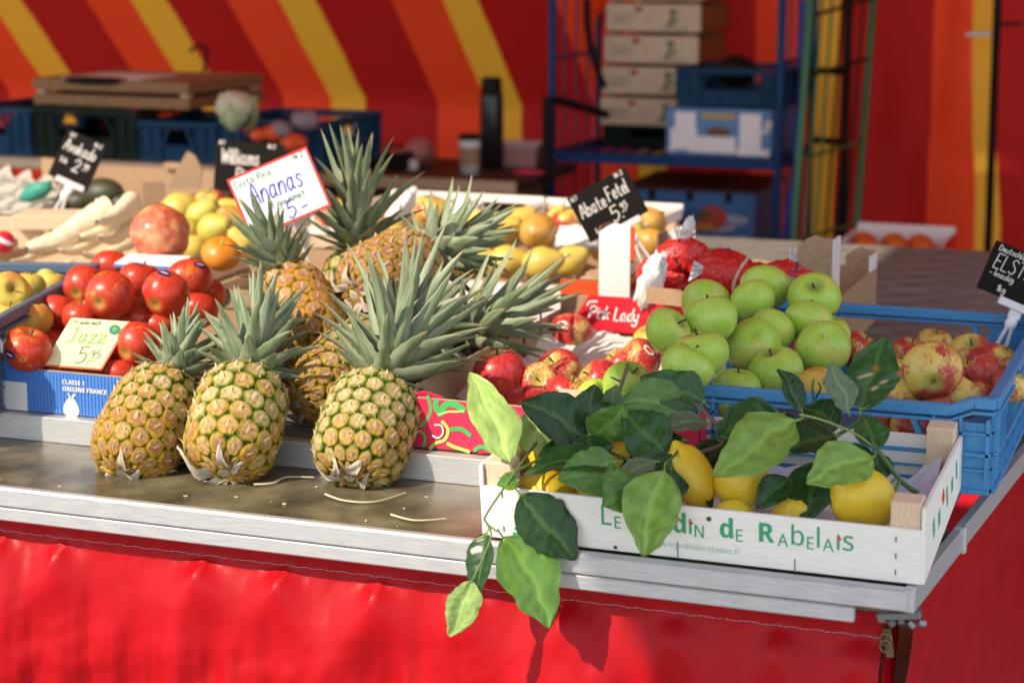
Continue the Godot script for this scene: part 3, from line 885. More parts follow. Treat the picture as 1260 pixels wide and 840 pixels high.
func build_tent() -> void:
	var o := thing("market_tent", "red, orange and yellow striped tent canvas round the back of the stall", "tent", Vector3(-1.5, 0, -4.45))
	var m := mat(Color.WHITE, 0.75)
	m.albedo_texture = stripes_image()
	m.backlight_enabled = true
	m.backlight = Color(0.5, 0.5, 0.5)
	var nz := FastNoiseLite.new()
	nz.seed = 5
	nz.frequency = 0.9
	var x0 := -5.5
	var x1 := 2.5
	var front := Vector2(3.30, -2.15)          # ridge: height, z
	var shape := func(u: float, v: float) -> Vector3:
		var x := lerpf(x0, x1, u)
		var right := smoothstep(-1.35, -0.75, x)
		var eave := lerpf(1.04 + 0.02 * nz.get_noise_1d(x), 2.35, right)
		var y: float
		var z := -4.45
		if v < 0.4:
			y = eave * v / 0.4
		else:
			var k := (v - 0.4) / 0.6
			y = lerpf(eave, front.x, k)
			z = lerpf(-4.45, front.y, k)
			y += 0.05 * sin(PI * k) * -1.0
		# creases of the hanging canvas
		var amp := lerpf(0.030, 0.075, right)
		z += amp * nz.get_noise_2d(x * 2.6, y * 0.7) + amp * 0.5 * nz.get_noise_2d(x * 6.0 + y * 3.2, y * 2.0)
		var xs := x + lerpf(0.0, 0.05 * sin(y * 2.6 + 1.0), smoothstep(-0.2, 0.15, x)) * smoothstep(0.3, 1.0, y)
		return Vector3(xs, y, z)
	var st := begin()
	sheet(st, 160, 60, shape)
	world("back_canvas", st, m, o)
	st = begin()                                # the front half of the roof
	sheet(st, 60, 16, func(u: float, v: float) -> Vector3:
		var x := lerpf(x0, x1, u)
		return Vector3(x, lerpf(front.x + 0.002, 2.85, v) - 0.03 * sin(v * PI), lerpf(front.y, ROOF_EDGE, v)))
	world("front_canvas", st, m, o)
	for x in [x0 + 0.02, x1 - 0.02]:
		st = begin()
		prism(st, [Vector2(-4.43, 0), Vector2(-2.15, 0), Vector2(-2.15, 3.25), Vector2(-4.43, 1.0 if x < 0 else 2.3)], Transform3D(Basis(Vector3(0, 0, 1), Vector3(0, 1, 0), Vector3(1, 0, 0)), Vector3(x, 0, 0)), 0.01)
		world("side_canvas", st, M.vinyl, o)
	for x in [x0 + 0.08, x1 - 0.08]:
		st = begin()
		tube(st, [Vector3(x, 0, ROOF_EDGE - 0.06), Vector3(x, 2.84, ROOF_EDGE - 0.06)], 0.02, 0.02, 10)
		world("front_pole", st, M.metal, o)
	# the black pole at the right, with its bracket and strap
	var p := thing("tent_pole", "black tent pole with a small bracket before the orange stripe", "pole", Vector3(0.075, 0, -4.28))
	st = begin()
	tube(st, [at_z(1217, 420, -4.28) * Vector3(1, 0, 1) + Vector3(-0.01, 0, 0), Vector3(0.085, 2.9, -4.0)], 0.013, 0.013, 10)
	world("pole", st, M.black, p)
	st = begin()
	box(st, at_z(1206, 42, -4.22), Vector3(0.085, 0.012, 0.02), Basis(Vector3.BACK, 0.06), 0.002)
	world("bracket", st, M.metal, p)
	st = begin()
	tube(st, [at_z(1222, 30, -4.2), at_z(1256, 29, -4.24)], 0.006, 0.006, 6)
	world("strap", st, M.black, p)
	var k := thing("wire_hook", "dark wire hook on the yellow stripe at the upper left", "hook", at_d(250, 70, 6.6))
	st = begin()
	tube(st, smooth_path([at_d(234, 63, 6.35), at_d(243, 56, 6.33), at_d(254, 60, 6.32), at_d(253, 76, 6.32), at_d(249, 94, 6.34)], 4), 0.006, 0.005, 6)
	world("wire", st, M.black, k)

func build_awning() -> void:       # the neighbouring stall's parasol, outside the picture at the right, shades that side of the counter
	var o := thing("market_parasol", "large red parasol over the right end of the counter", "parasol", Vector3(PARASOL.x, 0, PARASOL.z))
	var st := begin()
	tube(st, [Vector3(1.5, 0, 0), Vector3(1.5, PARASOL.y + 0.6, 0), Vector3(1.44, PARASOL.y + 0.66, 0), Vector3(0, PARASOL.y + 0.5, 0), Vector3(0, PARASOL.y + 0.40, 0)], 0.03, 0.022, 10)
	obj("pole", st, M.metal, o)
	st = begin()
	var h := 1.15
	for i in 4:
		var a := [Vector3(-h, PARASOL.y, -1.3), Vector3(h, PARASOL.y, -1.3), Vector3(h, PARASOL.y, 1.3), Vector3(-h, PARASOL.y, 1.3)]
		poly(st, [a[i], a[(i + 1) % 4], Vector3(0, PARASOL.y + 0.42, 0)], Vector3.UP)
	obj("canopy", st, M.vinyl, o)

func right_edge(z: float) -> float:
	return 0.511 + (0.023 - z) * 0.075

func build_counter() -> void:
	var o := thing("market_counter", "long market counter with brown top and double aluminium front rail", "counter", Vector3(-0.9, 0, -1.1))
	var st := begin()
	var xl := -3.2
	prism(st, [Vector2(xl, -0.006), Vector2(right_edge(0) - 0.012, -0.006), Vector2(right_edge(-0.24) - 0.012, 0.24), Vector2(xl, 0.24)], Transform3D(Basis(Vector3(1, 0, 0), Vector3(0, 0, -1), Vector3(0, 1, 0)), Vector3(0, 0.885, 0)), 0.03)
	world("counter_top", st, M.top, o)
	st = begin()
	box(st, Vector3((xl + 0.511) / 2, 0.8895, 0.0125), Vector3(0.511 - xl, 0.025, 0.013), Basis.IDENTITY, 0.002)
	box(st, Vector3((xl + 0.511) / 2, 0.9005, 0.0105), Vector3(0.511 - xl - 0.004, 0.004, 0.012), Basis.IDENTITY, 0.0012)
	world("upper_rail", st, M.metal, o)
	st = begin()
	box(st, Vector3((xl + 0.452) / 2, 0.8655, 0.0085), Vector3(0.452 - xl, 0.019, 0.014), Basis.IDENTITY, 0.002)
	world("lower_rail", st, M.metal, o)
	st = begin()
	box(st, Vector3((xl + 0.45) / 2, 0.8762, 0.004), Vector3(0.45 - xl, 0.004, 0.012))
	world("rail_gap", st, M.black, o)
	# the rail of the right end, in two lengths with a joint
	for q in [[0.016, -0.238], [-0.244, -2.3]]:
		var a := Vector3(right_edge(q[0]), 0.889, q[0])
		var c := Vector3(right_edge(q[1]), 0.889, q[1])
		st = begin()
		box(st, (a + c) / 2, Vector3(0.014, 0.028, a.distance_to(c)), Basis(Vector3.UP, -0.075), 0.002)
		world("end_rail", st, M.metal, o)
	st = begin()
	box(st, Vector3(right_edge(-0.241) + 0.002, 0.888, -0.241), Vector3(0.016, 0.034, 0.012), Basis(Vector3.UP, -0.075), 0.002)
	world("rail_joint", st, M.metal, o)
	# the raised part at the back: metal edge strip and old boards
	st = begin()
	box(st, Vector3((xl + right_edge(-0.216) - 0.018) / 2, 0.9185, -0.219), Vector3(right_edge(-0.216) - 0.018 - xl, 0.037, 0.005), Basis.IDENTITY, 0.001)
	box(st, Vector3((xl + right_edge(-0.216) - 0.018) / 2, 0.9360, -0.226), Vector3(right_edge(-0.216) - 0.018 - xl, 0.003, 0.018))
	world("step_strip", st, M.metal, o)
	var zp := -0.236
	for i in 11:
		var d := 0.186
		st = begin()
		box(st, Vector3((xl + right_edge(zp) - 0.02) / 2, 0.9165 + rng.randf_range(-0.0008, 0.0008), zp - d / 2), Vector3(right_edge(zp) - 0.02 - xl, 0.04, d - 0.003), Basis.IDENTITY, 0.002)
		world("plank", st, M.old_wood, o)
		zp -= d
	for x in [-3.0, -1.3, 0.42]:
		for zz in [-0.1, -2.15]:
			st = begin()
			box(st, Vector3(x, 0.42, zz), Vector3(0.05, 0.84, 0.05), Basis.IDENTITY, 0.003)
			world("leg", st, M.metal, o)
	# the red skirt
	var s := thing("counter_skirt", "red vinyl skirt with white stitched hem hanging below the counter rail", "tarpaulin", Vector3(-0.9, 0, -0.01))
	var nz := FastNoiseLite.new()
	nz.seed = 12
	nz.frequency = 1.0
	var gathers := [-1.32, -1.07, -0.865, -0.71, -0.615, -0.40, -0.285, -0.15, -0.03, 0.10, 0.235, 0.36, 0.455]
	var skin := func(x: float, y: float) -> Vector3:
		var d := maxf(0.858 - y, 0.0)
		var g := 1.0                           # how near to a pulled-out fold
		for q in gathers: g = minf(g, absf(x - q) / 0.075)
		var reach := lerpf(0.010, 0.085, clampf(g, 0.0, 1.0)) * (1.0 + 0.5 * nz.get_noise_1d(x * 3.0))
		var under := maxf(d - 0.032, 0.0)        # the stitched hem hangs straight, the folds start below it
		var z := -0.026 + 0.030 * (1.0 - exp(-pow(under / reach, 1.5)))
		z += 0.0022 * sin(x * 230.0 + 4.0 * nz.get_noise_1d(x * 16.0)) * exp(-pow((d - 0.026) / 0.018, 2.0))
		var hang := smoothstep(0.03, 0.22, d)
		var lean := x + 0.22 * d * nz.get_noise_1d(x * 1.7 + 11.0)
		z += hang * (0.050 * nz.get_noise_1d(lean * 3.1 + 2.0) + 0.034 * nz.get_noise_2d(lean * 8.5, y * 0.9) + 0.012 * nz.get_noise_2d(lean * 21.0, y * 1.6 + 5.0))
		z += 0.010 * nz.get_noise_2d(x * 5.0 - y * 7.0, y * 5.0 + x * 3.0) * hang
		return Vector3(x, y, z)
	st = begin()
	sheet(st, 420, 70, func(u: float, v: float) -> Vector3: return skin.call(lerpf(-3.0, 0.478, u), lerpf(0.12, 0.860, pow(v, 0.75))))
	world("front_sheet", st, M.vinyl, s)
	st = begin()
	for dy in [0.030]:
		var x := -1.3
		while x < 0.47:
			var a: Vector3 = skin.call(x, 0.858 - dy)
			var c: Vector3 = skin.call(x + 0.0068, 0.858 - dy)
			tube(st, [a + Vector3(0, 0, 0.0006), (a + c) / 2 + Vector3(0, 0.0001, 0.0011), c + Vector3(0, 0, 0.0006)], 0.0006, 0.0006, 5)
			x += 0.0080
	world("stitching", st, M.stitch, s)
	st = begin()
	sheet(st, 4, 40, func(u: float, v: float) -> Vector3:
		var y := lerpf(0.12, 0.858, v)
		var p: Vector3 = skin.call(0.478, y)
		return p + Vector3(0.004 + 0.010 * sin(u * PI), 0, -0.05 * u))
	world("folded_edge", st, M.vinyl, s)
	var e := thing("end_skirt", "smooth red vinyl sheet along the right end of the counter", "tarpaulin", Vector3(0.56, 0, -0.9))
	st = begin()
	sheet(st, 60, 40, func(u: float, v: float) -> Vector3:
		var z := lerpf(0.0, -2.3, u)
		var y := lerpf(0.1, 0.878, v)
		return Vector3(right_edge(z) + 0.004 - 0.03 * exp(-pow((z - 0.0) / 0.03, 2.0)) * smoothstep(0.87, 0.6, y) + 0.012 * nz.get_noise_2d(z * 3.0, y * 2.0) * smoothstep(0.878, 0.7, y), y, z))
	world("end_sheet", st, M.vinyl, e)
	st = begin()
	box(st, Vector3(0.50, 0.868, 0.002), Vector3(0.05, 0.010, 0.016), Basis(Vector3.BACK, 0.15), 0.002)
	for i in 5: box(st, Vector3(0.482 + i * 0.011, 0.862 - 0.003 * (i % 2), 0.006), Vector3(0.009, 0.008, 0.007), Basis(Vector3(0.3, 1, 0.6).normalized(), i * 0.9), 0.001)
	world("torn_edge", st, M.metal_dark, e)
	st = begin()
	for i in 2:
		var ring := []
		for k in 13: ring.append(Vector3(0.487 + 0.006 * sin(TAU * k / 12.0), 0.838 - i * 0.007, 0.004) + Vector3(0, 0.007 * cos(TAU * k / 12.0), 0.004 * i))
		tube(st, ring, 0.0014, 0.0014, 6)
	box(st, Vector3(0.489, 0.832, -0.002), Vector3(0.009, 0.034, 0.006), Basis(Vector3.BACK, 0.15), 0.001)
	world("brass_hook", st, mat(lin(0.16, 0.12, 0.06), 0.5, 0.7), e)

func build_back() -> void:
	# --- plank shelf at the left with crates
	var o := thing("shelf_board", "long pale wooden board carrying crates at the back left", "shelf", Vector3(-2.6, 0, -2.75))
	var st := begin()
	box(st, Vector3(-2.90, 0.988, -2.86), Vector3(2.5, 0.028, 0.46), Basis.IDENTITY, 0.003)
	world("board", st, M.wood, o)
	for x in [-3.9, -1.9]:
		st = begin()
		box(st, Vector3(x, 0.487, -2.9), Vector3(0.06, 0.974, 0.3))
		world("trestle", st, M.brown_wood, o)
	var g := "crates on the back shelf"
	for q in [[-40, 40, 0.14, "navy2", "dark blue crate at the far left end of the shelf"], [43, 170, 0.145, "dark_green", "dark green crate under the wooden tray on the shelf"], [172, 268, 0.115, "navy2", "dark blue crate left of the cabbage on the back shelf"], [270, 400, 0.130, "navy2", "dark blue crate with pale packs right of the cabbage"]]:
		var xa := at_z(q[0], 185, -2.68).x
		var xb := at_z(q[1], 190, -2.68).x
		plastic_crate(q[4], Vector3((xa + xb) / 2, 1.003, -2.86), xb - xa, 0.36, q[2], M[q[3]], g)
	var ta := at_z(42, 130, -2.70).x
	var tb := at_z(240, 130, -2.70).x
	var t := wood_tray("flat brown wooden tray lying on the dark green crate", Vector3((ta + tb) / 2, 1.151, -2.90), tb - ta, 0.40, 0.075, 0.072, "trays on the back shelf", -0.05, M.brown_wood)
	st = begin()
	box(st, Vector3(-0.06, 0.076, 0.06), Vector3(0.26, 0.003, 0.22), Basis(Vector3.UP, 0.06))
	obj("white_sheet", st, M.paper, t)
	st = begin()
	blob(st, Vector3(-0.06, 0.07, 0.18), Vector3(0.13, 0.012, 0.04), Basis.IDENTITY, 0.2, 4)
	obj("dark_bag", st, M.black, t)
	st = begin()
	box(st, Vector3(0.0, 0.071, 0), Vector3(tb - ta - 0.03, 0.004, 0.38), Basis.IDENTITY)
	obj("lid", st, M.brown_wood, t)
	# the cabbage and cauliflower
	o = thing("cauliflower", "pale cauliflower with green leaves on the blue crate at the back", "vegetable", at_d(292, 141, 5.2), "", Basis.from_scale(Vector3(0.8, 0.8, 0.8)))
	st = begin()
	blob(st, Vector3(-0.01, 0.025, 0), Vector3(0.062, 0.052, 0.060), Basis.IDENTITY, 0.30, 8, 24, 16, 4.0)
	obj("curd", st, mat(lin(0.55, 0.52, 0.36), 0.8), o)
	for i in 11:
		var a := i * 2.1
		st = begin()
		sheet(st, 6, 8, func(u: float, v: float) -> Vector3:
			var w := 0.042 * sin(PI * minf(v * 0.9 + 0.08, 1.0))
			return Basis(Vector3.UP, a) * (Vector3((u - 0.5) * 2 * w, -0.05 + v * (0.075 + 0.05 * fposmod(i * 0.37, 1.0)), 0.046 + 0.022 * sin(v * 2.4) + 0.02 * pow(u * 2 - 1, 2) * -1.0 + 0.006 * sin(u * 9 + i))))
		obj("leaf", st, mat(lin(0.42, 0.46, 0.26) if i % 2 else lin(0.26, 0.36, 0.14), 0.6), o)
	for q in [[345, 160, 0.030, "dull_wrap", "pale plastic pack showing through the right blue crate"], [318, 166, 0.022, "orange_print", "orange fruit showing through the right blue crate"], [335, 164, 0.026, "orange_print", "second orange fruit showing through the right blue crate"], [375, 148, 0.034, "dull_wrap", "crumpled pale bag on the right blue crate"], [361, 176, 0.032, "orange_print", "red and yellow apple in front of the right blue crate"]]:
		o = thing("fruit_pack", q[4], "packet", at_d(q[0], q[1], 5.20), "goods round the right blue crate")
		st = begin()
		blob(st, Vector3.ZERO, Vector3(q[2] * 1.2, q[2] * 0.8, q[2]), Basis.IDENTITY, 0.25, int(q[0]))
		obj("wrap", st, M[q[3]], o)
	# --- the work table at the back with cup and flask
	o = thing("work_table", "narrow wooden work table along the striped canvas", "table", Vector3(-1.6, 0, -3.6))
	st = begin()
	box(st, Vector3(-1.92, 0.885, -3.66), Vector3(1.4, 0.03, 0.55), Basis.IDENTITY, 0.003)
	world("table_top", st, M.dark_wood, o)
	for x in [-2.5, -1.3]:
		st = begin()
		box(st, Vector3(x, 0.435, -3.7), Vector3(0.05, 0.87, 0.4))
		world("leg", st, M.brown_wood, o)
	st = begin()
	box(st, Vector3(-1.92, 0.884, -3.382), Vector3(1.4, 0.034, 0.008))
	world("edge_strip", st, M.wood, o)
	var top := 0.9
	# flask
	var fp := at_h(605, 207, top)
	o = thing("vacuum_flask", "tall matt black vacuum flask in front of the yellow stripe", "flask", fp)
	var k := depth_of(fp) / FOCAL
	st = begin()
	lathe(st, [Vector2(0.001, 92 * k), Vector2(13.5 * k, 92 * k), Vector2(14.5 * k, 89 * k), Vector2(14.5 * k, 0.004), Vector2(13.5 * k, 0), Vector2(0.001, 0)], 24)
	obj("body", st, M.black_gloss, o)
	st = begin()
	lathe(st, [Vector2(0.001, 111 * k), Vector2(11.5 * k, 111 * k), Vector2(12.5 * k, 109 * k), Vector2(12.5 * k, 96 * k), Vector2(13.2 * k, 92.5 * k)], 24)
	obj("lid", st, M.black, o)
	# cup
	var cp := at_h(578, 214, top)
	k = depth_of(cp) / FOCAL
	o = thing("coffee_cup", "paper coffee cup with brown sleeve and black lid beside the flask", "cup", cp)
	st = begin()
	lathe(st, [Vector2(13.5 * k, 44 * k), Vector2(11 * k, 0.0), Vector2(0.001, 0.0)], 24)
	obj("cup", st, M.white, o)
	st = begin()
	lathe(st, [Vector2(13.8 * k, 33 * k), Vector2(12.2 * k, 12 * k)], 24)
	obj("sleeve", st, M.card, o)
	st = begin()
	lathe(st, [Vector2(0.001, 49 * k), Vector2(12 * k, 49 * k), Vector2(12.5 * k, 46 * k), Vector2(14.5 * k, 45 * k), Vector2(14.5 * k, 42.5 * k)], 24)
	obj("lid", st, M.black, o)
	# plastic tub
	var tp := at_h(638, 204, top)
	k = depth_of(tp) / FOCAL
	o = thing("plastic_tub", "shallow translucent plastic tub right of the flask", "tub", tp)
	st = begin()
	for q in [[0.0, 1.0], [0.0, -1.0]]: box(st, Vector3(0, 14 * k, q[1] * 20 * k), Vector3(58 * k, 26 * k, 1.5 * k), Basis(Vector3.RIGHT, q[1] * 0.18))
	for sx in [-1.0, 1.0]: box(st, Vector3(sx * 28 * k, 14 * k, 0), Vector3(1.5 * k, 26 * k, 38 * k), Basis(Vector3.BACK, -sx * 0.18))
	box(st, Vector3(0, 1.5 * k, 0), Vector3(52 * k, 2 * k, 36 * k))
	obj("tub", st, mat(lin(0.50, 0.28, 0.25), 0.4), o)
	st = begin()
	for sx in [-1.0, 1.0]:
		box(st, Vector3(sx * 31 * k, 27.5 * k, 0), Vector3(3 * k, 2 * k, 48 * k))
		box(st, Vector3(0, 27.5 * k, sx * 23 * k), Vector3(59 * k, 2 * k, 3 * k))
	obj("rim", st, M.milky, o)
	o = thing("pink_cloth", "folded bright pink cloth lying before the plastic tub", "cloth", at_h(650, 212, top + 0.004))
	st = begin()
	blob(st, Vector3.ZERO, Vector3(0.052, 0.009, 0.03), Basis.IDENTITY, 0.35, 6, 20, 10, 3.0)
	obj("folds", st, mat(lin(0.65, 0.05, 0.12), 0.8), o)
	# tray with tomatoes and a bag, glass with brush
	var q0 := at_h(462, 203, top)
	o = thing("black_tray", "black plastic tray of tomatoes at the left of the work table", "tray", q0)
	st = begin()
	box(st, Vector3(0, 0.008, 0), Vector3(0.30, 0.012, 0.22), Basis.IDENTITY, 0.003)
	for s in [-1.0, 1.0]:
		box(st, Vector3(0, 0.03, s * 0.11), Vector3(0.30, 0.05, 0.006))
		box(st, Vector3(s * 0.15, 0.03, 0), Vector3(0.006, 0.05, 0.22))
	obj("tray", st, M.black, o)
	for i in 4:
		o = thing("tomato", "orange red tomato in the black tray, number %s from the left" % ["one", "two", "three", "four"][i], "tomato", q0 + Vector3(-0.115 + i * 0.052, 0.045, 0.06 - 0.01 * (i % 2)), "tomatoes in the black tray")
		st = begin()
		blob(st, Vector3.ZERO, Vector3(0.028, 0.024, 0.028), Basis.IDENTITY, 0.05, i)
		obj("skin", st, mat(lin(0.55, 0.07, 0.015), 0.35), o)
		st = begin()
		blob(st, Vector3(0, 0.023, 0), Vector3(0.008, 0.003, 0.008), Basis.IDENTITY, 0.3, i, 8, 6)
		obj("stem", st, M.green_ink, o)
	o = thing("meat_pack", "pink wrapped pack with a white label on the work table", "packet", at_h(516, 198, top + 0.02))
	st = begin()
	blob(st, Vector3(0, 0.03, 0), Vector3(0.05, 0.045, 0.045), Basis.IDENTITY, 0.3, 9, 20, 12, 2.5)
	blob(st, Vector3(-0.08, 0.012, 0), Vector3(0.05, 0.025, 0.04), Basis.IDENTITY, 0.3, 10, 20, 12, 2.5)
	obj("wrap", st, mat(lin(0.42, 0.17, 0.16), 0.4), o)
	st = begin()
	box(st, Vector3(-0.01, -0.012, 0.058), Vector3(0.055, 0.045, 0.03), Basis.IDENTITY, 0.006)
	obj("label", st, M.white, o)
	o = thing("drinking_glass", "glass with a pale brush standing before the yellow stripe", "glass", at_h(433, 186, top + 0.03))
	st = begin()
	lathe(st, [Vector2(0.032, 0.072), Vector2(0.026, 0.0), Vector2(0.001, 0.0)], 20)
	obj("glass", st, M.clear, o)
	st = begin()
	tube(st, [Vector3(0.0, 0.004, 0), Vector3(0.018, 0.115, 0)], 0.011, 0.005, 8)
	obj("brush", st, M.white, o)
	st = begin()
	box(st, Vector3(0, -0.016, 0), Vector3(0.10, 0.028, 0.09), Basis.IDENTITY, 0.002)
	obj("block", st, M.black, o)
	# crates stored under the table
	for q in [[-1.9, "dark red crate stored under the work table", "vinyl_dark"], [-1.47, "dark blue crate stored under the work table left of the rack", "navy2"], [-1.02, "dark blue crate stored under the work table behind the rack post", "navy2"]]:
		if not M.has("vinyl_dark"): M.vinyl_dark = mat(lin(0.10, 0.006, 0.006), 0.6)
		plastic_crate(q[1], Vector3(q[0], 0.55, -3.56), 0.40, 0.30, 0.27, M[q[2]], "crates under the work table")
		plastic_crate(q[1] + ", bottom of its stack", Vector3(q[0], 0.26, -3.56), 0.40, 0.30, 0.27, M[q[2]], "crates under the work table")
	# --- the blue roll cage
	o = thing("roll_cage", "blue steel roll cage rack with a shelf of boxes", "rack", Vector3(-0.92, 0, -4.0))
	var zf := -3.75
	var zb := -4.22
	var xl := -1.235
	var xr := at_z(958, 190, zf).x
	for x in [xl, xr]:
		for z in [zf, zb]:
			st = begin()
			tube(st, [Vector3(x, 0.1, z), Vector3(x, 2.0, z)], 0.0135 if z == zf else 0.011, 0.0135 if z == zf else 0.011, 12)
			world("post", st, M.rack_blue, o)
			st = begin()
			tube(st, [Vector3(x - 0.012, 0.05, z), Vector3(x + 0.012, 0.05, z)], 0.05, 0.05, 16)
			world("wheel", st, M.black, o)
	for y in [0.955, 0.12]:
		st = begin()
		box(st, Vector3((xl + xr) / 2, y - 0.012, zf), Vector3(xr - xl, 0.032, 0.026), Basis.IDENTITY, 0.003)
		box(st, Vector3((xl + xr) / 2, y - 0.012, zb), Vector3(xr - xl, 0.032, 0.026), Basis.IDENTITY, 0.003)
		for k2 in 12: box(st, Vector3(lerpf(xl, xr, (k2 + 0.5) / 12), y - 0.006, (zf + zb) / 2), Vector3(0.016, 0.012, zf - zb - 0.03))
		for s in [xl, xr]: box(st, Vector3(s, y - 0.012, (zf + zb) / 2), Vector3(0.024, 0.03, zf - zb - 0.03))
		world("shelf", st, M.rack_blue, o)
	for x in [xl, xr]:
		for y in [1.25, 1.6, 1.9]:
			st = begin()
			tube(st, [Vector3(x, y, zf), Vector3(x, y, zb)], 0.006, 0.006, 8)
			world("side_bar", st, M.navy, o)
		for i in 3:
			st = begin()
			var z := lerpf(zf, zb, (i + 1) / 4.0)
			tube(st, [Vector3(x, 0.12, z), Vector3(x, 1.95, z)], 0.0045, 0.0045, 8)
			world("side_wire", st, M.navy, o)
	st = begin()
	var strap := smooth_path([at_d(722, 0, 6.35), at_d(724, 40, 6.33), at_d(733, 80, 6.3), at_d(745, 108, 6.3)], 5)
	tube(st, strap, 0.013, 0.010, 8)
	world("strap", st, M.black, o)
	st = begin()
	tube(st, [at_d(683, 122, 6.15), at_d(715, 131, 6.3), at_d(750, 142, 6.45)], 0.014, 0.014, 8)
	tube(st, [at_d(674, 120, 6.14), at_d(674, 235, 6.1)], 0.018, 0.018, 8)
	world("rubber_bar", st, M.black, o)
	# green wire side panel leaning at the right of the cage
	o = thing("roll_cage", "green wire mesh cage panel beside the blue rack", "rack", Vector3(-0.4, 0, -3.9))
	var a0 := at_d(972, 360, 5.85)
	var a1 := at_d(1000, -30, 5.85)
	var b0 := at_d(1048, 360, 6.25)
	var b1 := at_d(1077, -30, 6.25)
	for q in [[a0, a1, 0.012], [b0, b1, 0.012]]:
		st = begin()
		tube(st, [q[0] - (q[1] - q[0]) * 0.6, q[1] + (q[1] - q[0]) * 0.3], q[2], q[2], 10)
		world("frame_post", st, M.rack_green, o)
	for f in [0.16, 0.42, 0.68, 0.87]:
		st = begin()
		tube(st, [a0.lerp(a1, f + 0.0), b0.lerp(b1, f + 0.06)], 0.006, 0.006, 8)
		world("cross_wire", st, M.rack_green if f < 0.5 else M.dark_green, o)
	for f in [0.17, 0.33, 0.5, 0.66, 0.83]:
		st = begin()
		tube(st, [a0.lerp(b0, f), a1.lerp(b1, f)], 0.0045, 0.0045, 8)
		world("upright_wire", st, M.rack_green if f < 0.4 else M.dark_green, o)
	o = thing("black_post", "black upright post between the green cage posts", "post", Vector3(-0.4, 0, -4.1))
	st = begin()
	tube(st, [at_d(1034, 380, 6.2) - Vector3(0, 0.6, 0), at_d(1046, -30, 6.2)], 0.014, 0.014, 10)
	for y in [86, 172]: tube(st, [at_d(1000, y, 6.0), at_d(1042, y + 3, 6.2)], 0.011, 0.011, 8)
	world("post", st, M.black, o)
	o = thing("blue_folding_frame", "slanting bright blue bar of the rack beside the green panel", "bar", at_d(985, 200, 6.0))
	st = begin()
	tube(st, [at_d(990, 0, 6.05), at_d(984, 120, 6.05), at_d(978, 215, 6.05), at_d(962, 330, 6.1)], 0.014, 0.014, 8)
	world("bar", st, mat(lin(0.01, 0.03, 0.30), 0.4), o)
	st = begin()
	box(st, at_d(991, 88, 6.0), Vector3(0.02, 0.05, 0.02), Basis.IDENTITY, 0.004)
	world("clamp", st, M.milky, o)
	# boxes on the cage
	o = plastic_crate("dark green crate under the stack of pale wooden crates", Vector3(-1.0, 0.956, -4.22), 0.32, 0.32, 0.062, M.dark_green, "crates on the blue rack")
	for i in 5:
		var y := 0.994 + i * 0.1015
		var w := 0.318
		var c2 := thing("fruit_crate", "pale printed fruit crate, %s of the tall stack on the rack" % ["bottom one", "second from the bottom", "middle one", "second from the top", "topmost, cut by the frame,"][i], "crate", Vector3(-1.012 + 0.006 * i, y + 0.026, -4.25), "stacked pale fruit crates")
		st = begin()
		box(st, Vector3(0, 0.045, 0.20), Vector3(w, 0.088, 0.008), Basis.IDENTITY, 0.001)
		obj("front_board", st, M.pale_crate, c2)
		st = begin()
		for s in [-1.0, 1.0]: box(st, Vector3(s * (w / 2 - 0.004), 0.042, 0.02), Vector3(0.008, 0.078, 0.35))
		box(st, Vector3(0, 0.045, -0.155), Vector3(w - 0.02, 0.085, 0.008))
		obj("side_boards", st, M.brown_wood, c2)
		st = begin()
		box(st, Vector3(0, 0.008, 0), Vector3(w - 0.02, 0.006, 0.28))
		obj("bottom_board", st, M.brown_wood, c2)
		for sx in [-1.0, 1.0]:
			st = begin()
			box(st, Vector3(sx * (w / 2 - 0.03), 0.05, 0.178), Vector3(0.03, 0.10, 0.03))
			obj("corner_post", st, M.brown_wood, c2)
		# the print: a red seal, green rows of words and a sprig
		st = begin()
		disc(st, Vector2(-0.05, 0.072), 0.017, 0.2046, 14, 0.45)
		write(st, "r", Vector2(-0.02, 0.035), 0.03, 0.002, 0.2046)
		obj("seal_print", st, mat(lin(0.30, 0.03, 0.03), 0.7), c2)
		st = begin()
		for k2 in 3: ribbon(st, [Vector2(-0.135, 0.03 + k2 * 0.011), Vector2(-0.075 + 0.012 * k2, 0.03 + k2 * 0.011)], 0.0028, 0.2046)
		ribbon(st, smooth_path([Vector2(0.05, 0.02), Vector2(0.065, 0.045), Vector2(0.06, 0.07), Vector2(0.08, 0.062)], 4), 0.010, 0.2046)
		ribbon(st, smooth_path([Vector2(0.058, 0.04), Vector2(0.082, 0.045), Vector2(0.08, 0.03), Vector2(0.06, 0.022)], 4), 0.006, 0.2046)
		ribbon(st, [Vector2(0.03, 0.012), Vector2(0.12, 0.012)], 0.003, 0.2046)
		obj("green_print", st, mat(lin(0.08, 0.14, 0.07), 0.7), c2).set_meta("kind", "stuff")
	# blue carton with labels on the shelf
	var bp := at_z(884, 188, -3.80)
	var sc := depth_of(bp) / FOCAL
	o = thing("blue_carton", "light blue carton with hand hole and white labels on the rack shelf", "box", Vector3(bp.x, 0.957, -3.80 - 0.15))
	st = begin()
	box(st, Vector3(0, 29 * sc, 0), Vector3(134 * sc, 58 * sc, 0.30), Basis.IDENTITY, 0.003)
	obj("carton", st, mat(lin(0.10, 0.24, 0.46), 0.6), o)
	st = begin()
	for q in [[-42, 42, 26, 22], [-44, 20, 34, 26], [-8, 14, 60, 20], [40, 30, 27, 46], [44, 6, 40, 8]]: box(st, Vector3(q[0] * sc, q[1] * sc, 0.152 + 0.0008 * (absf(q[0]) / 40.0)), Vector3(q[2] * sc, q[3] * sc, 0.002))
	obj("white_label", st, M.white, o).set_meta("kind", "stuff")
	st = begin()
	var hole := []
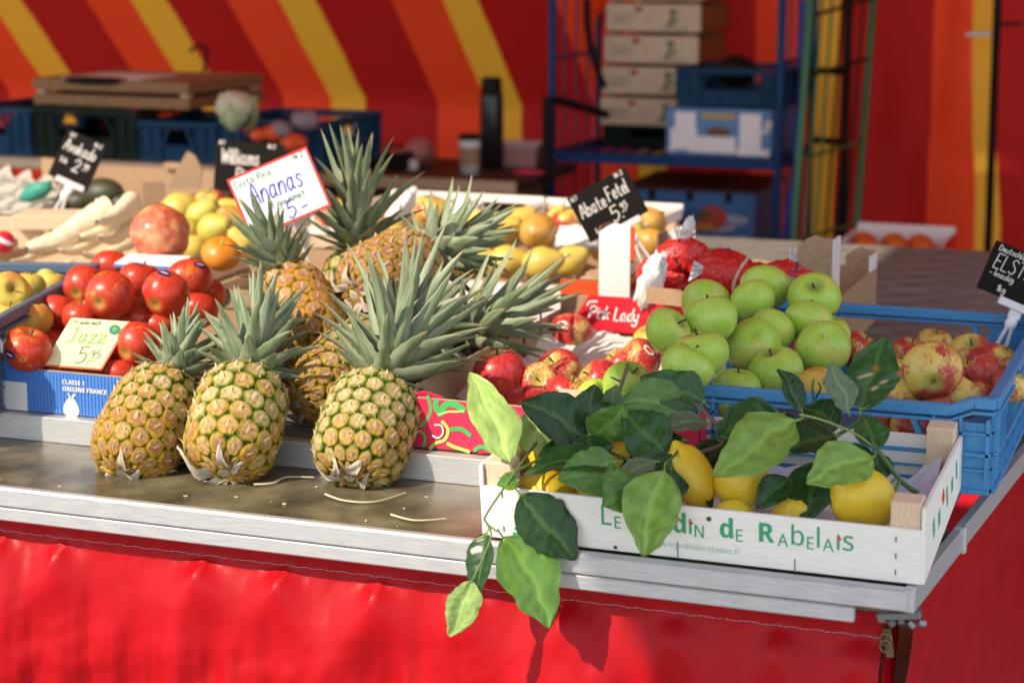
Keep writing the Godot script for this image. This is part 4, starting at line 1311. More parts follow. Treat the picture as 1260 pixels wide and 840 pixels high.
	for i in 16: hole.append(Vector2(cos(TAU * i / 16) * 16 * sc, 30 * sc + sin(TAU * i / 16) * 6 * sc))
	prism(st, hole, Transform3D(Basis.IDENTITY, Vector3(0, 0, 0.1535)), 0.003)
	obj("hand_hole", st, M.card_dark, o)
	st = begin()
	box(st, Vector3(0, 49 * sc, 0.152), Vector3(42 * sc, 7 * sc, 0.002))
	obj("yellow_print", st, mat(lin(0.45, 0.30, 0.06), 0.6), o)
	st = begin()
	disc(st, Vector2(62 * sc, 40 * sc), 5 * sc, 0.1512, 12, 1.3)
	disc(st, Vector2(58 * sc, 32 * sc), 5 * sc, 0.1512, 12, 0.8)
	disc(st, Vector2(-58 * sc, 8 * sc), 6 * sc, 0.1512, 12, 0.7)
	obj("cloud_print", st, M.milky, o).set_meta("kind", "stuff")
	o = plastic_crate("dark blue plastic crate on top of the light blue carton", Vector3(bp.x + 0.03, 1.112, -3.98), 0.34, 0.32, 0.115, M.navy2, "crates on the blue rack")
	st = begin()
	blob(st, Vector3(-0.01, 0.10, 0.05), Vector3(0.065, 0.05, 0.05), Basis.IDENTITY, 0.15, 3)
	obj("black_bag", st, M.black, o)
	for i in 2:
		var y := 0.645 - i * 0.215
		o = thing("mango_carton", "dark blue carton with a %s" % ["mango picture and clouds on the lower rack", "mango picture, under its twin on the rack"][i], "box", Vector3(-0.80, y, -4.02), "mango cartons on the rack")
		st = begin()
		box(st, Vector3(0, 0.098, 0), Vector3(0.42, 0.196, 0.38), Basis.IDENTITY, 0.003)
		obj("carton", st, mat(lin(0.035, 0.13, 0.30), 0.6), o)
		st = begin()
		for x in [-0.125, 0.0, 0.125]:
			for yy in [0.035, 0.18]: box(st, Vector3(x, yy, 0.1915), Vector3(0.022, 0.032, 0.003))
		obj("vent_slot", st, M.black, o).set_meta("kind", "stuff")
		st = begin()
		disc(st, Vector2(0.075, 0.115), 0.047, 0.1925, 18, 0.8)
		obj("mango_print", st, mat(lin(0.42, 0.05, 0.02), 0.6), o)
		st = begin()
		ribbon(st, smooth_path([Vector2(-0.0, 0.088), Vector2(0.03, 0.082), Vector2(0.07, 0.086)], 4), 0.022, 0.1935)
		obj("slice_print", st, mat(lin(0.55, 0.24, 0.02), 0.6), o)
		st = begin()
		disc(st, Vector2(0.045, 0.125), 0.022, 0.194, 12, 0.6)
		obj("leaf_print", st, mat(lin(0.07, 0.10, 0.02), 0.6), o)
		st = begin()
		for q in [[-0.15, 0.115, 0.035], [0.14, 0.11, 0.05], [0.10, 0.085, 0.05], [0.17, 0.05, 0.03], [-0.05, 0.06, 0.03]]: disc(st, Vector2(q[0], q[1]), q[2], 0.1919 + 0.0002 * q[2] * 50, 14, 0.35)
		obj("cloud_print", st, mat(lin(0.30, 0.33, 0.42), 0.6), o).set_meta("kind", "stuff")
	st = begin()
	box(st, Vector3(-0.80, 0.848, -4.02), Vector3(0.44, 0.008, 0.40), Basis(Vector3.RIGHT, 0.02))
	o = tag(obj("dark_lid", st, mat(lin(0.06, 0.01, 0.01), 0.6)), "dark red flat lid on the upper mango carton", "lid")
	# --- crate of oranges low at the right, on a red box
	var rp := at_d(1095, 322, 5.2)
	o = thing("red_box", "red box at the back right carrying the crate of oranges", "box", Vector3(rp.x, 0, rp.z - 0.05))
	st = begin()
	box(st, Vector3(0.03, (rp.y - 0.01) / 2, -0.10), Vector3(0.50, rp.y - 0.01, 0.34), Basis.IDENTITY, 0.004)
	obj("box", st, M.red_print, o)
	o = carton("orange_carton", "low red and white carton of oranges behind the counter", Vector3(rp.x, rp.y - 0.008, rp.z - 0.14), 0.27, 0.22, 0.018, 0.075, 0.06, M.red_print, M.white_card, "boxes at the back right")
	for q in [[-0.08, 0.05], [0.0, 0.02], [0.075, 0.055], [-0.02, -0.04], [0.05, -0.045], [-0.10, -0.03]]:
		var og := thing("orange", ["orange at the left front of the red carton", "orange at the middle front of the red carton", "orange at the right front of the red carton", "orange at the middle back of the red carton", "orange at the right back of the red carton", "orange at the left back of the red carton"][int([-0.08, 0.0, 0.075, -0.02, 0.05, -0.10].find(q[0]))], "orange", Vector3(rp.x + q[0], rp.y + 0.022, rp.z - 0.14 + q[1]), "oranges in the red carton")
		st = begin()
		blob(st, Vector3.ZERO, Vector3(0.036, 0.030, 0.036), Basis.IDENTITY, 0.04, 4)
		obj("peel", st, mat(lin(0.60, 0.13, 0.015), 0.5), og)
		st = begin()
		blob(st, Vector3(0, 0.0295, 0), Vector3(0.005, 0.002, 0.005), Basis.IDENTITY, 0.2, 4, 8, 6)
		obj("stem_scar", st, M.stem, og)

func dia_at(p: Vector3, px: float) -> float:
	return px * depth_of(p) / FOCAL

func build_pineapples() -> void:
	pineapple(at_d(152, 574, 2.635), at_d(212, 466, 2.735), at_d(244, 380, 2.80), 0.0605, 0.62, 3, 44, 0.105, "leftmost front pineapple, tilted to the right, short pale crown, next to the blue box", [[1.2, 0.042, 0.010, 0.012], [2.0, 0.05, 0.011, 0.02], [3.0, 0.035, 0.009, 0.01], [3.9, 0.05, 0.007, 0.015], [0.2, 0.045, 0.008, 0.02]])
	pineapple(at_d(277, 573, 2.59), at_d(306, 463, 2.69), at_d(326, 372, 2.75), 0.0615, 0.40, 5, 52, 0.155, "upright front pineapple with pale grey crown, between the leftmost one and the counter middle", [[0.6, 0.075, 0.012, 0.02], [1.6, 0.045, 0.008, 0.01], [2.2, 0.04, 0.007, 0.01], [3.1, 0.085, 0.005, 0.03], [5.4, 0.06, 0.007, 0.02], [4.5, 0.04, 0.006, 0.01]])
	pineapple(at_d(433, 580, 2.572), at_d(470, 473, 2.668), at_d(510, 375, 2.70), 0.0625, 0.16, 8, 50, 0.215, "rightmost front pineapple, greenest, with a large spreading crown beside the red box", [[1.3, 0.045, 0.011, 0.012], [2.4, 0.04, 0.008, 0.01], [3.3, 0.06, 0.005, 0.02], [0.3, 0.03, 0.008, 0.01]])
	pineapple(at_d(372, 492, 2.735), at_d(475, 418, 2.835), at_d(560, 375, 2.93), 0.056, 0.50, 13, 34, 0.17, "pineapple lying on its side behind the two front ones at the right, pointing right", [[1.3, 0.04, 0.010, 0.012], [3.3, 0.05, 0.006, 0.02]])
	pineapple(at_d(392, 428, 2.83), at_d(352, 338, 2.93), at_d(318, 268, 2.93), 0.050, 0.80, 21, 44, 0.118, "orange pineapple leaning left behind the front row, its crown before the white sign", [[1.0, 0.04, 0.010, 0.01]])
	pineapple(at_d(441, 360, 2.89), at_d(520, 318, 3.02), at_d(575, 290, 3.06), 0.061, 0.85, 27, 42, 0.165, "orange pineapple on top of the pile, its cut end with dry leaves facing the viewer", [[0.4, 0.05, 0.009, 0.006], [1.6, 0.045, 0.010, 0.01], [2.6, 0.05, 0.008, 0.008], [3.5, 0.055, 0.006, 0.01], [4.6, 0.05, 0.008, 0.006], [5.5, 0.06, 0.007, 0.01]])
	pineapple(at_d(446, 420, 3.14), at_d(440, 305, 3.14), at_d(434, 200, 3.12), 0.058, 0.45, 31, 40, 0.185, "upright pineapple at the back of the pile, only its dark shaded crown in view", [])
	pineapple(at_d(452, 452, 2.93), at_d(555, 418, 2.95), at_d(700, 352, 2.98), 0.056, 0.45, 39, 46, 0.200, "pineapple hidden in the pile whose long crown reaches right over the red box", [])
	# bits of dry leaf on the counter
	for q in [[[Vector2(400, 608), Vector2(425, 616), Vector2(462, 617), Vector2(499, 606)], "straight strip of dry leaf on the brown counter below the rightmost pineapple"], [[Vector2(481, 633), Vector2(510, 640), Vector2(549, 638)], "short strip of dry leaf near the counter rail left of the white crate"], [[Vector2(312, 596), Vector2(336, 594), Vector2(352, 587), Vector2(386, 587)], "wavy strip of dry leaf between the two upright front pineapples"]]:
		var pts := []
		for p in q[0]: pts.append(at_h(p.x, p.y, 0.9035))
		var o := thing("dry_leaf_strip", q[1], "leaf", pts[0], "dry leaf strips on the counter")
		var st := begin()
		tube(st, smooth_path(pts, 6), 0.0017, 0.0009, 6)
		world("strip", st, M.straw, o)

func build_left() -> void:
	# blue cardboard box of red apples
	var o := carton("apple_carton", "blue cardboard box of red apples with a white pear picture", Vector3(-0.70, 0.938, -0.49), 0.40, 0.505, 0.064, 0.064, 0.064, M.box_blue, M.card, "cartons on the counter")
	var st := begin()
	prism(st, [Vector2(-0.168, 0), Vector2(-0.166, 0.012), Vector2(-0.158, 0.016), Vector2(-0.112, 0.016), Vector2(-0.106, 0.010), Vector2(-0.105, 0)], Transform3D(Basis.IDENTITY, Vector3(0, 0.0635, 0.2545)), 0.005)
	obj("raised_tab", st, M.box_blue, o)
	st = begin()
	for i in 70: box(st, Vector3(-0.198 + i * 0.00575, 0.032, 0.2562), Vector3(0.0022, 0.060, 0.0009))
	obj("corrugation", st, M.box_blue, o)
	st = begin()
	box(st, Vector3(-0.135, 0.022, 0.2572), Vector3(0.062, 0.042, 0.0008))
	obj("white_label", st, M.white, o)
	letters("CLASSE 1", "Droid Sans", true, 0.0065, M.white, o, Transform3D(Basis.IDENTITY, Vector3(-0.043, 0.044, 0.2572)))
	letters("ORIGINE FRANCE", "Droid Sans", true, 0.0065, M.white, o, Transform3D(Basis.IDENTITY, Vector3(-0.043, 0.034, 0.2572)))
	st = begin()
	var pear := []
	for i in 24:
		var a := TAU * i / 24
		pear.append(Vector2(-0.030 + sin(a) * 0.0125 * (1.0 - 0.38 * cos(a)), 0.013 + cos(a) * 0.015))
	for i in 24: poly(st, [Vector3(-0.03, 0.012, 0.2572), Vector3(pear[i].x, pear[i].y, 0.2572), Vector3(pear[(i + 1) % 24].x, pear[(i + 1) % 24].y, 0.2572)], Vector3(0, 0, 1))
	ribbon(st, [Vector2(-0.031, 0.027), Vector2(-0.034, 0.033)], 0.002, 0.2572)
	ribbon(st, [Vector2(-0.029, 0.027), Vector2(-0.023, 0.032)], 0.003, 0.2572)
	obj("pear_print", st, M.white, o)
	var g := "red apples in the blue box"
	for q in [
		["jazz0", 137, 331, 50, 1.055, Vector3(0.2, 0.8, -0.4), 0.3, "red apple at the very back top of the blue box"],
		["jazz1", 103, 353, 53, 1.072, Vector3(0.25, 0.35, -0.9), 1.2, "red apple at the left of the top row, calyx to the front"],
		["jazz0", 134, 364, 61, 1.085, Vector3(0.3, 0.35, -0.9), 2.3, "red apple with a yellow right cheek in the middle of the top row"],
		["jazz2", 172, 345, 52, 1.072, Vector3(0.2, 0.9, 0.1), 0.9, "red apple with dark sticker on top, behind the yellow-cheeked one"],
		["jazz1", 203, 363, 60, 1.082, Vector3(0.35, 0.45, -0.8), 4.0, "orange red apple with dark sticker at the right of the top row"],
		["jazz2", 232, 346, 58, 1.072, Vector3(-0.2, 0.7, -0.5), 3.1, "red apple with dark sticker at the right back of the heap"],
		["jazz0", 252, 362, 50, 1.045, Vector3(0.2, 0.9, -0.1), 5.1, "red apple peeping out at the right end of the heap"],
		["jazz1", 70, 388, 51, 1.040, Vector3(0.3, 0.5, -0.8), 3.6, "deep red apple above the left corner of the yellow sign"],
		["jazz2", 101, 390, 50, 1.045, Vector3(0, 0.9, 0.3), 1.6, "red apple half hidden behind the yellow sign's top edge"],
		["jazz0", 171, 390, 52, 1.045, Vector3(0.3, 0.7, 0.3), 2.6, "dark red apple in the gap right of the yellow sign's top"],
		["jazz1", 33, 430, 60, 1.028, Vector3(0.3, 0.85, 0.3), 5.6, "yellow and red apple with purple sticker at the left front corner"],
		["jazz2", 169, 425, 57, 1.028, Vector3(0.45, 0.35, -0.8), 1.1, "bright red apple right of the yellow sign, calyx to the left"],
		["jazz1", 138, 434, 50, 1.005, Vector3(0.1, 0.9, -0.2), 0.1, "orange apple under the right edge of the yellow sign"],
		["jazz0", 119, 458, 48, 0.985, Vector3(0.1, 0.9, -0.2), 2.0, "lowest red apple left of the first pineapple"],
		["jazz2", 150, 462, 48, 0.985, Vector3(0.1, 0.9, -0.2), 4.4, "lowest red apple touching the first pineapple's crown"],
		["jazz0", 196, 404, 52, 1.030, Vector3(0.1, 0.9, -0.2), 5.2, "orange red apple behind the first pineapple's crown"],
		["jazz1", 244, 382, 48, 1.030, Vector3(0.1, 0.9, -0.2), 3.2, "small red apple between two pineapple crowns"],
		["jazz2", 60, 425, 50, 1.000, Vector3(0.1, 0.9, -0.2), 3.9, "orange apple under the left edge of the yellow sign"]]:
		var p := at_h(q[1], q[2], q[4])
		var stk := Vector3.ZERO
		if q[1] == 172: stk = Vector3(0.15, 0.85, 0.5)
		if q[1] == 203: stk = Vector3(0.05, 0.85, 0.5)
		if q[1] == 232: stk = Vector3(0.55, 0.65, 0.5)
		if q[1] == 33: stk = Vector3(-0.5, -0.2, 0.85)
		apple(q[0], p, dia_at(p, q[3]) * 1.02, q[5], q[6], q[7], g, "apple", "apple", stk, 0.84 + 0.02 * (int(q[1]) % 5))
	# yellow sign standing in the apples
	var b := Basis(cr, cu, -cf) * Basis(Vector3.RIGHT, -0.45)
	var f := Transform3D(b * Basis(Vector3.BACK, -0.03), at_d(105, 422, 2.84))
	o = thing("price_sign", "cream yellow price sign in the blue box of red apples", "price sign", f.origin, "price signs on the stall", f.basis)
	st = begin()
	prism(st, [Vector2(-0.058, -0.038), Vector2(0.028, -0.042), Vector2(0.060, 0.036), Vector2(-0.026, 0.040)], Transform3D.IDENTITY, 0.0025)
	obj("board", st, M.cream, o)
	st = begin()
	for e in [[Vector2(0.028, -0.042), Vector2(0.060, 0.036)], [Vector2(-0.058, -0.038), Vector2(0.028, -0.042)]]: ribbon(st, [e[0], e[1]], 0.003, 0.0016)
	obj("border", st, M.orange_print, o)
	for q in [["Frankreich", -0.021, 0.029, 0.0075, 0.0010, "green_ink"], ["Jazz", -0.030, 0.000, 0.023, 0.0018, "lime_ink"], ["=", 0.018, 0.002, 0.018, 0.002, "yellow_ink"], ["5.", -0.012, -0.033, 0.026, 0.0019, "green_ink"], ["95", 0.008, -0.025, 0.013, 0.0013, "green_ink"], ["_", 0.006, -0.029, 0.016, 0.0012, "green_ink"]]:
		st = begin()
		write(st, q[0], Vector2(q[1], q[2]), q[3], q[4], 0.0019, 0.25)
		obj("lettering", st, M[q[5]], o)
	st = begin()
	disc(st, Vector2(0.040, 0.022), 0.0085, 0.0019)
	var stamp := obj("stamp", st, M.green_ink, o)
	st = begin()
	write(st, "o", Vector2(0.0375, 0.020), 0.010, 0.0009, 0.0024)
	obj("stamp_mark", st, M.lime, stamp)
	# grey blue crate with yellow apples
	var c := at_h(118, 324, 1.075)
	var turn := 0.27
	var gb := Basis(Vector3.UP, turn)
	plastic_crate("grey blue plastic crate of yellow apples at the left edge", Vector3(c.x, 0.938, c.z) + gb * Vector3(-0.195, 0, 0.29), 0.39, 0.58, 0.137, M.grey_blue_plastic, "plastic crates on the counter", turn)
	for q in [[10, 362, 56, 1.075, "large yellow apple with dark stalk at the left frame edge"], [36, 352, 40, 1.06, "pale yellow apple at the back of the grey blue crate"], [38, 392, 52, 1.045, "yellow apple seen through the crate's side opening"], [64, 350, 36, 1.05, "small yellow apple in the far corner of the grey blue crate"], [8, 395, 52, 1.045, "yellow apple low at the left frame edge"], [60, 340, 34, 1.05, "pale yellow apple under the crate's back rim"], [30, 412, 46, 1.0, "yellow apple in the lowest layer by the blue box"]]:
		var p := at_h(q[0], q[1], q[3])
		apple("yellow" + str(int(q[0]) % 2), p, dia_at(p, q[2]), Vector3(0.5, 0.3, 0.8) if q[0] == 10 else Vector3(0.2, 0.9, 0.1), float(q[0]), q[4], "yellow apples in the grey blue crate")
	# crate under the roots: wood ends, parsnips
	wood_tray("low wooden tray under the parsnips at the left", Vector3(-1.30, 0.938, -1.25), 0.62, 0.52, 0.075, 0.085, "wooden trays on the counter", 0.05)
	for q in [[32, 306, 122, 266, 33, "thickest pale parsnip on top of the heap"], [118, 272, 158, 250, 20, "knobbly head of the thick pale parsnip pile, at the top right"], [98, 292, 160, 258, 18, "slender parsnip behind the thick one, pointing to the pomegranate"], [70, 308, 124, 292, 14, "thin parsnip lying before the thick one"], [122, 292, 162, 280, 17, "short stubby parsnip left of the pomegranate"], [100, 312, 154, 302, 13, "front parsnip right above the grey blue rim"], [12, 322, 60, 300, 12, "thin parsnip at the left edge behind the grey blue rim"], [40, 330, 84, 326, 11, "pale root seen through the grey blue crate's back"], [84, 328, 128, 318, 10, "second pale root through the grey blue crate's back"]]:
		var a := at_z(q[0], q[1], -1.03)
		var e := at_z(q[2], q[3], -1.17)
		o = thing("parsnip", q[5], "parsnip", a, "parsnips on the stall")
		var r: float = q[4] * depth_of(e) / FOCAL * 0.66
		var nz := FastNoiseLite.new()
		nz.seed = int(q[0])
		nz.frequency = 1.0
		st = begin()
		var mid := (a + e) / 2 + Vector3(0, -0.012, 0.01)
		var path := smooth_path([a, mid, e, e + (e - a).normalized() * r * 0.6], 8)
		sheet(st, 16, path.size() - 1, func(u: float, v: float) -> Vector3:
			var i := int(round(v * (path.size() - 1)))
			var t: Vector3 = (path[mini(i + 1, path.size() - 1)] - path[maxi(i - 1, 0)]).normalized()
			var s := t.cross(Vector3.UP).normalized()
			var w := s.cross(t)
			var rr: float = r * (0.18 + 0.82 * pow(v, 0.55)) * (1.0 if v < 0.88 else sqrt(maxf(0.02, 1.0 - pow((v - 0.88) / 0.125, 2.0)))) * (1.0 + 0.12 * nz.get_noise_2d(v * 9.0, u * 4.0) + 0.05 * sin(v * 60.0))
			return path[i] + (s * cos(u * TAU) + w * sin(u * TAU)) * rr)
		obj("root", st, M.parsnip, o, o.transform.affine_inverse())
		st = begin()
		tube(st, [e + (e - a).normalized() * r * 0.4, e + (e - a).normalized() * r * 0.75], r * 0.35, r * 0.25, 8)
		obj("crown_scar", st, M.stem, o, o.transform.affine_inverse())
	# pomegranate with its white card, mandarin
	var pm := at_d(197, 287, 3.36)
	o = thing("pomegranate", "large shiny red and pale pomegranate behind the red apples", "pomegranate", pm, "", axis_basis(facing(-0.3, -0.5, -0.8), 0.6))
	st = begin()
	blob(st, Vector3.ZERO, Vector3(0.052, 0.046, 0.051), Basis.IDENTITY, 0.10, 7, 32, 22, 1.6)
	obj("skin", st, M.pome, o)
	st = begin()
	for i in 6: box(st, Vector3(cos(i * 1.047) * 0.010, 0.051, sin(i * 1.047) * 0.010), Vector3(0.009, 0.018, 0.003), Basis(Vector3.UP, PI / 2 - i * 1.047) * Basis(Vector3.RIGHT, 0.3))
	obj("crown", st, M.brown_wood, o)
	o = thing("white_card", "blank white card lying between the red apples and the pomegranate", "card", at_d(188, 320, 3.3), "", Basis(Vector3.UP, 0.1) * Basis(Vector3.RIGHT, 0.12))
	st = begin()
	box(st, Vector3.ZERO, Vector3(0.115, 0.003, 0.06), Basis.IDENTITY, 0.001)
	obj("card", st, M.white, o)
	st = begin()
	box(st, Vector3(0.0, -0.004, 0.018), Vector3(0.117, 0.004, 0.03), Basis.IDENTITY, 0.001)
	obj("blue_underside", st, M.box_blue, o)
	var mp := at_d(272, 312, 3.3)
	o = thing("mandarin", "bright orange mandarin left of the leaning pineapple's crown", "mandarin", mp, "", axis_basis(facing(0.15, 0.75, 0.6), 0))
	st = begin()
	sheet(st, 28, 18, func(u: float, v: float) -> Vector3:
		var s := sin(v * PI)
		var cc := cos(v * PI)
		return Vector3(cos(u * TAU) * s, 0.78 * cc - (0.12 if cc > 0 else -0.08) * exp(-pow(s / 0.25, 2.0)), sin(u * TAU) * s) * 0.034 * (1.0 + 0.02 * cos(u * TAU * 4)))
	obj("peel", st, M.mandarin, o)
	st = begin()
	blob(st, Vector3(0, 0.023, 0), Vector3(0.004, 0.002, 0.004), Basis.IDENTITY, 0.2, 2, 8, 6)
	obj("stem_scar", st, M.bright_green, o)
	carton("brown_carton", "low brown carton under the pomegranate and the pears", Vector3(-0.80, 0.938, -1.10), 0.52, 0.46, 0.075, 0.075, 0.075, M.card, M.card, "cartons on the counter")
	# pears and apples behind
	for q in [["pear", 222, 258, 44, 1.075, Vector3(-0.8, -0.2, 0.3), "green yellow pear at the left back of the pears"], ["apple", 258, 250, 40, 1.085, Vector3(0, 0.8, 0.3), "red and yellow round fruit behind the pears"], ["pear", 247, 266, 38, 1.075, Vector3(0.6, 0.5, 0.4), "yellow pear in the middle of the left pears"], ["pear", 276, 264, 40, 1.075, Vector3(0.8, 0.3, 0.2), "yellow pear beside the black name sign's foot"], ["pear", 290, 274, 40, 1.075, Vector3(-0.5, 0.5, 0.5), "yellow pear behind the white pineapple sign"], ["pear", 262, 282, 40, 1.065, Vector3(0.7, 0.2, 0.6), "front yellow pear above the mandarin"], ["pear", 232, 285, 34, 1.05, Vector3(-0.5, 0.6, 0.4), "green pear between pomegranate and mandarin"], ["pear", 300, 300, 36, 1.05, Vector3(-0.5, 0.6, 0.4), "yellow pear behind the leaning pineapple's crown"], ["pear", 240, 305, 34, 1.02, Vector3(-0.8, 0.2, 0.4), "pale fruit beside the white card"]]:
		var p := at_h(q[1], q[2], q[4])
		fruit_pear(q[0], p, dia_at(p, q[3]), q[5], q[6], "fruit heap behind the pomegranate", int(q[1]))
	# avocados in a carton with corner pieces
	o = carton("avocado_carton", "open brown carton of dark avocados with tall corner flaps", Vector3(-1.67, 0.938, -1.80), 0.47, 0.40, 0.05, 0.135, 0.10, M.card, M.card, "cartons on the counter")
	st = begin()
	prism(st, [Vector2(-0.045, 0), Vector2(0.03, 0.0), Vector2(0.036, 0.045), Vector2(0.022, 0.075), Vector2(0.004, 0.085), Vector2(-0.012, 0.06)], Transform3D(Basis(Vector3.UP, 0.25), Vector3(0.235, 0.118, 0.0)), 0.004)
	obj("corner_flap", st, M.card, o)
	st = begin()
	box(st, Vector3(0.22, 0.075, 0.12), Vector3(0.05, 0.14, 0.004), Basis(Vector3.UP, 0.5))
	obj("corner_flap", st, M.card, o)
	st = begin()
	box(st, Vector3(-0.20, 0.085, -0.10), Vector3(0.06, 0.15, 0.004), Basis(Vector3.UP, -0.4))
	obj("corner_flap", st, M.card, o)
	st = begin()
	box(st, Vector3(0.11, 0.141, -0.20), Vector3(0.09, 0.014, 0.03), Basis(Vector3.BACK, -0.05), 0.001)
	obj("top_flap", st, M.card, o)
	for q in [[8, 262, 26, "dark avocado at the left frame edge"], [30, 257, 28, "dark avocado second from the left frame edge"], [52, 250, 30, "dark avocado left of the sign's clip"], [66, 243, 26, "small dark avocado behind the sign's clip"], [100, 250, 34, "dark avocado right of the sign's clip"], [128, 240, 44, "large round avocado against the carton's back wall"], [150, 250, 28, "dark avocado behind the slender parsnip"], [132, 262, 28, "dark avocado behind the thick parsnip"]]:
		var p := at_z(q[0], q[1], -1.68)
		o = thing("avocado", q[3], "avocado", p, "avocados in the brown carton", axis_basis(Vector3(1, 0.25, 0.2 * sin(q[0])), q[0]))
		st = begin()
		var rr := dia_at(p, q[2]) / 2
		sheet(st, 20, 14, func(u: float, v: float) -> Vector3:
			var s := sin(v * PI) * (1.0 - 0.22 * cos(v * PI))
			return Vector3(cos(u * TAU) * s, 1.3 * cos(v * PI), sin(u * TAU) * s) * rr)
		obj("skin", st, M.avocado, o)
		st = begin()
		blob(st, Vector3(0, 1.3 * rr, 0), Vector3(0.12, 0.06, 0.12) * rr, Basis.IDENTITY, 0.2, 2, 8, 6)
		obj("stem_scar", st, M.stem, o)
	# short wooden ends of the root tray at the left
	for q in [[22, 280, 0.10, 0.045, 0.02, "short wooden crate end at the left edge under the avocados"], [62, 270, 0.13, 0.03, 0.10, "slanting pale board of the small crate at the left"], [38, 290, 0.05, 0.05, 0.02, "broken wooden post of the small crate at the left"]]:
		o = thing("wooden_board", q[5], "board", at_d(q[0], q[1], 3.95), "crate wood at the left", Basis(Vector3.UP, 0.3))
		st = begin()
		box(st, Vector3.ZERO, Vector3(q[2], q[3], q[4]), Basis.IDENTITY, 0.002)
		obj("board", st, M.wood, o)
	o = thing("egg_carton_sheet", "crumpled pale grey moulded sheet at the left edge", "packaging", at_d(12, 236, 4.3))
	st = begin()
	sheet(st, 16, 10, func(u: float, v: float) -> Vector3: return Vector3((u - 0.5) * 0.22, (v - 0.5) * 0.10 + 0.012 * sin(u * 26.0) * v - 0.03 * u * v, 0.016 * sin(u * 26.0) * sin(v * 18.0) - 0.05 * v))
	obj("sheet", st, M.egg_carton, o)
	o = thing("teal_wrap", "teal green plastic wrap beside the grey moulded sheet", "wrap", at_d(44, 236, 4.25))
	st = begin()
	blob(st, Vector3.ZERO, Vector3(0.045, 0.018, 0.02), Basis(Vector3.BACK, 0.4), 0.25, 5)
	obj("wrap", st, mat(lin(0.03, 0.26, 0.19), 0.5), o)
	o = thing("red_fruit", "red striped round fruit at the left edge above the grey blue rim", "fruit", at_d(4, 298, 3.7))
	st = begin()
	blob(st, Vector3.ZERO, Vector3(0.022, 0.022, 0.022))
	obj("skin", st, M.red_print, o)
	st = begin()
	blob(st, Vector3(0.008, 0.006, 0.006), Vector3(0.017, 0.006, 0.016), Basis(Vector3.BACK, -0.6))
	obj("band", st, M.white, o)

func fruit_pear(kind: String, p: Vector3, dia: float, pole: Vector3, label: String, group: String, seed_: int) -> void:
	if kind == "apple":
		apple("streaked" + str(seed_ % 2), p, dia, pole, seed_, label, group, "round_fruit", "fruit")
		return
	var o := thing("pear", label, "pear", p, group, axis_basis(facing(pole.x, pole.y, pole.z), seed_))
	var r := dia / 2
	var st := begin()
	sheet(st, 26, 20, func(u: float, v: float) -> Vector3:
		var s := sin(v * PI)
		var c := cos(v * PI)
		var w := s * (1.0 - 0.30 * smoothstep(-0.1, 0.9, c))
		return Vector3(cos(u * TAU) * w, 1.32 * c + 0.2 - 0.05 * exp(-pow(s / 0.2, 2.0)), sin(u * TAU) * w) * r)
	obj("skin", st, M["pear" + str(seed_ % 3)], o)
	st = begin()
	tube(st, smooth_path([Vector3(0, 1.40, 0) * r, Vector3(0.05, 1.65, 0) * r, Vector3(0.16, 1.85, 0.05) * r], 3), 0.05 * r, 0.07 * r, 6)
	obj("stem", st, M.stem, o)

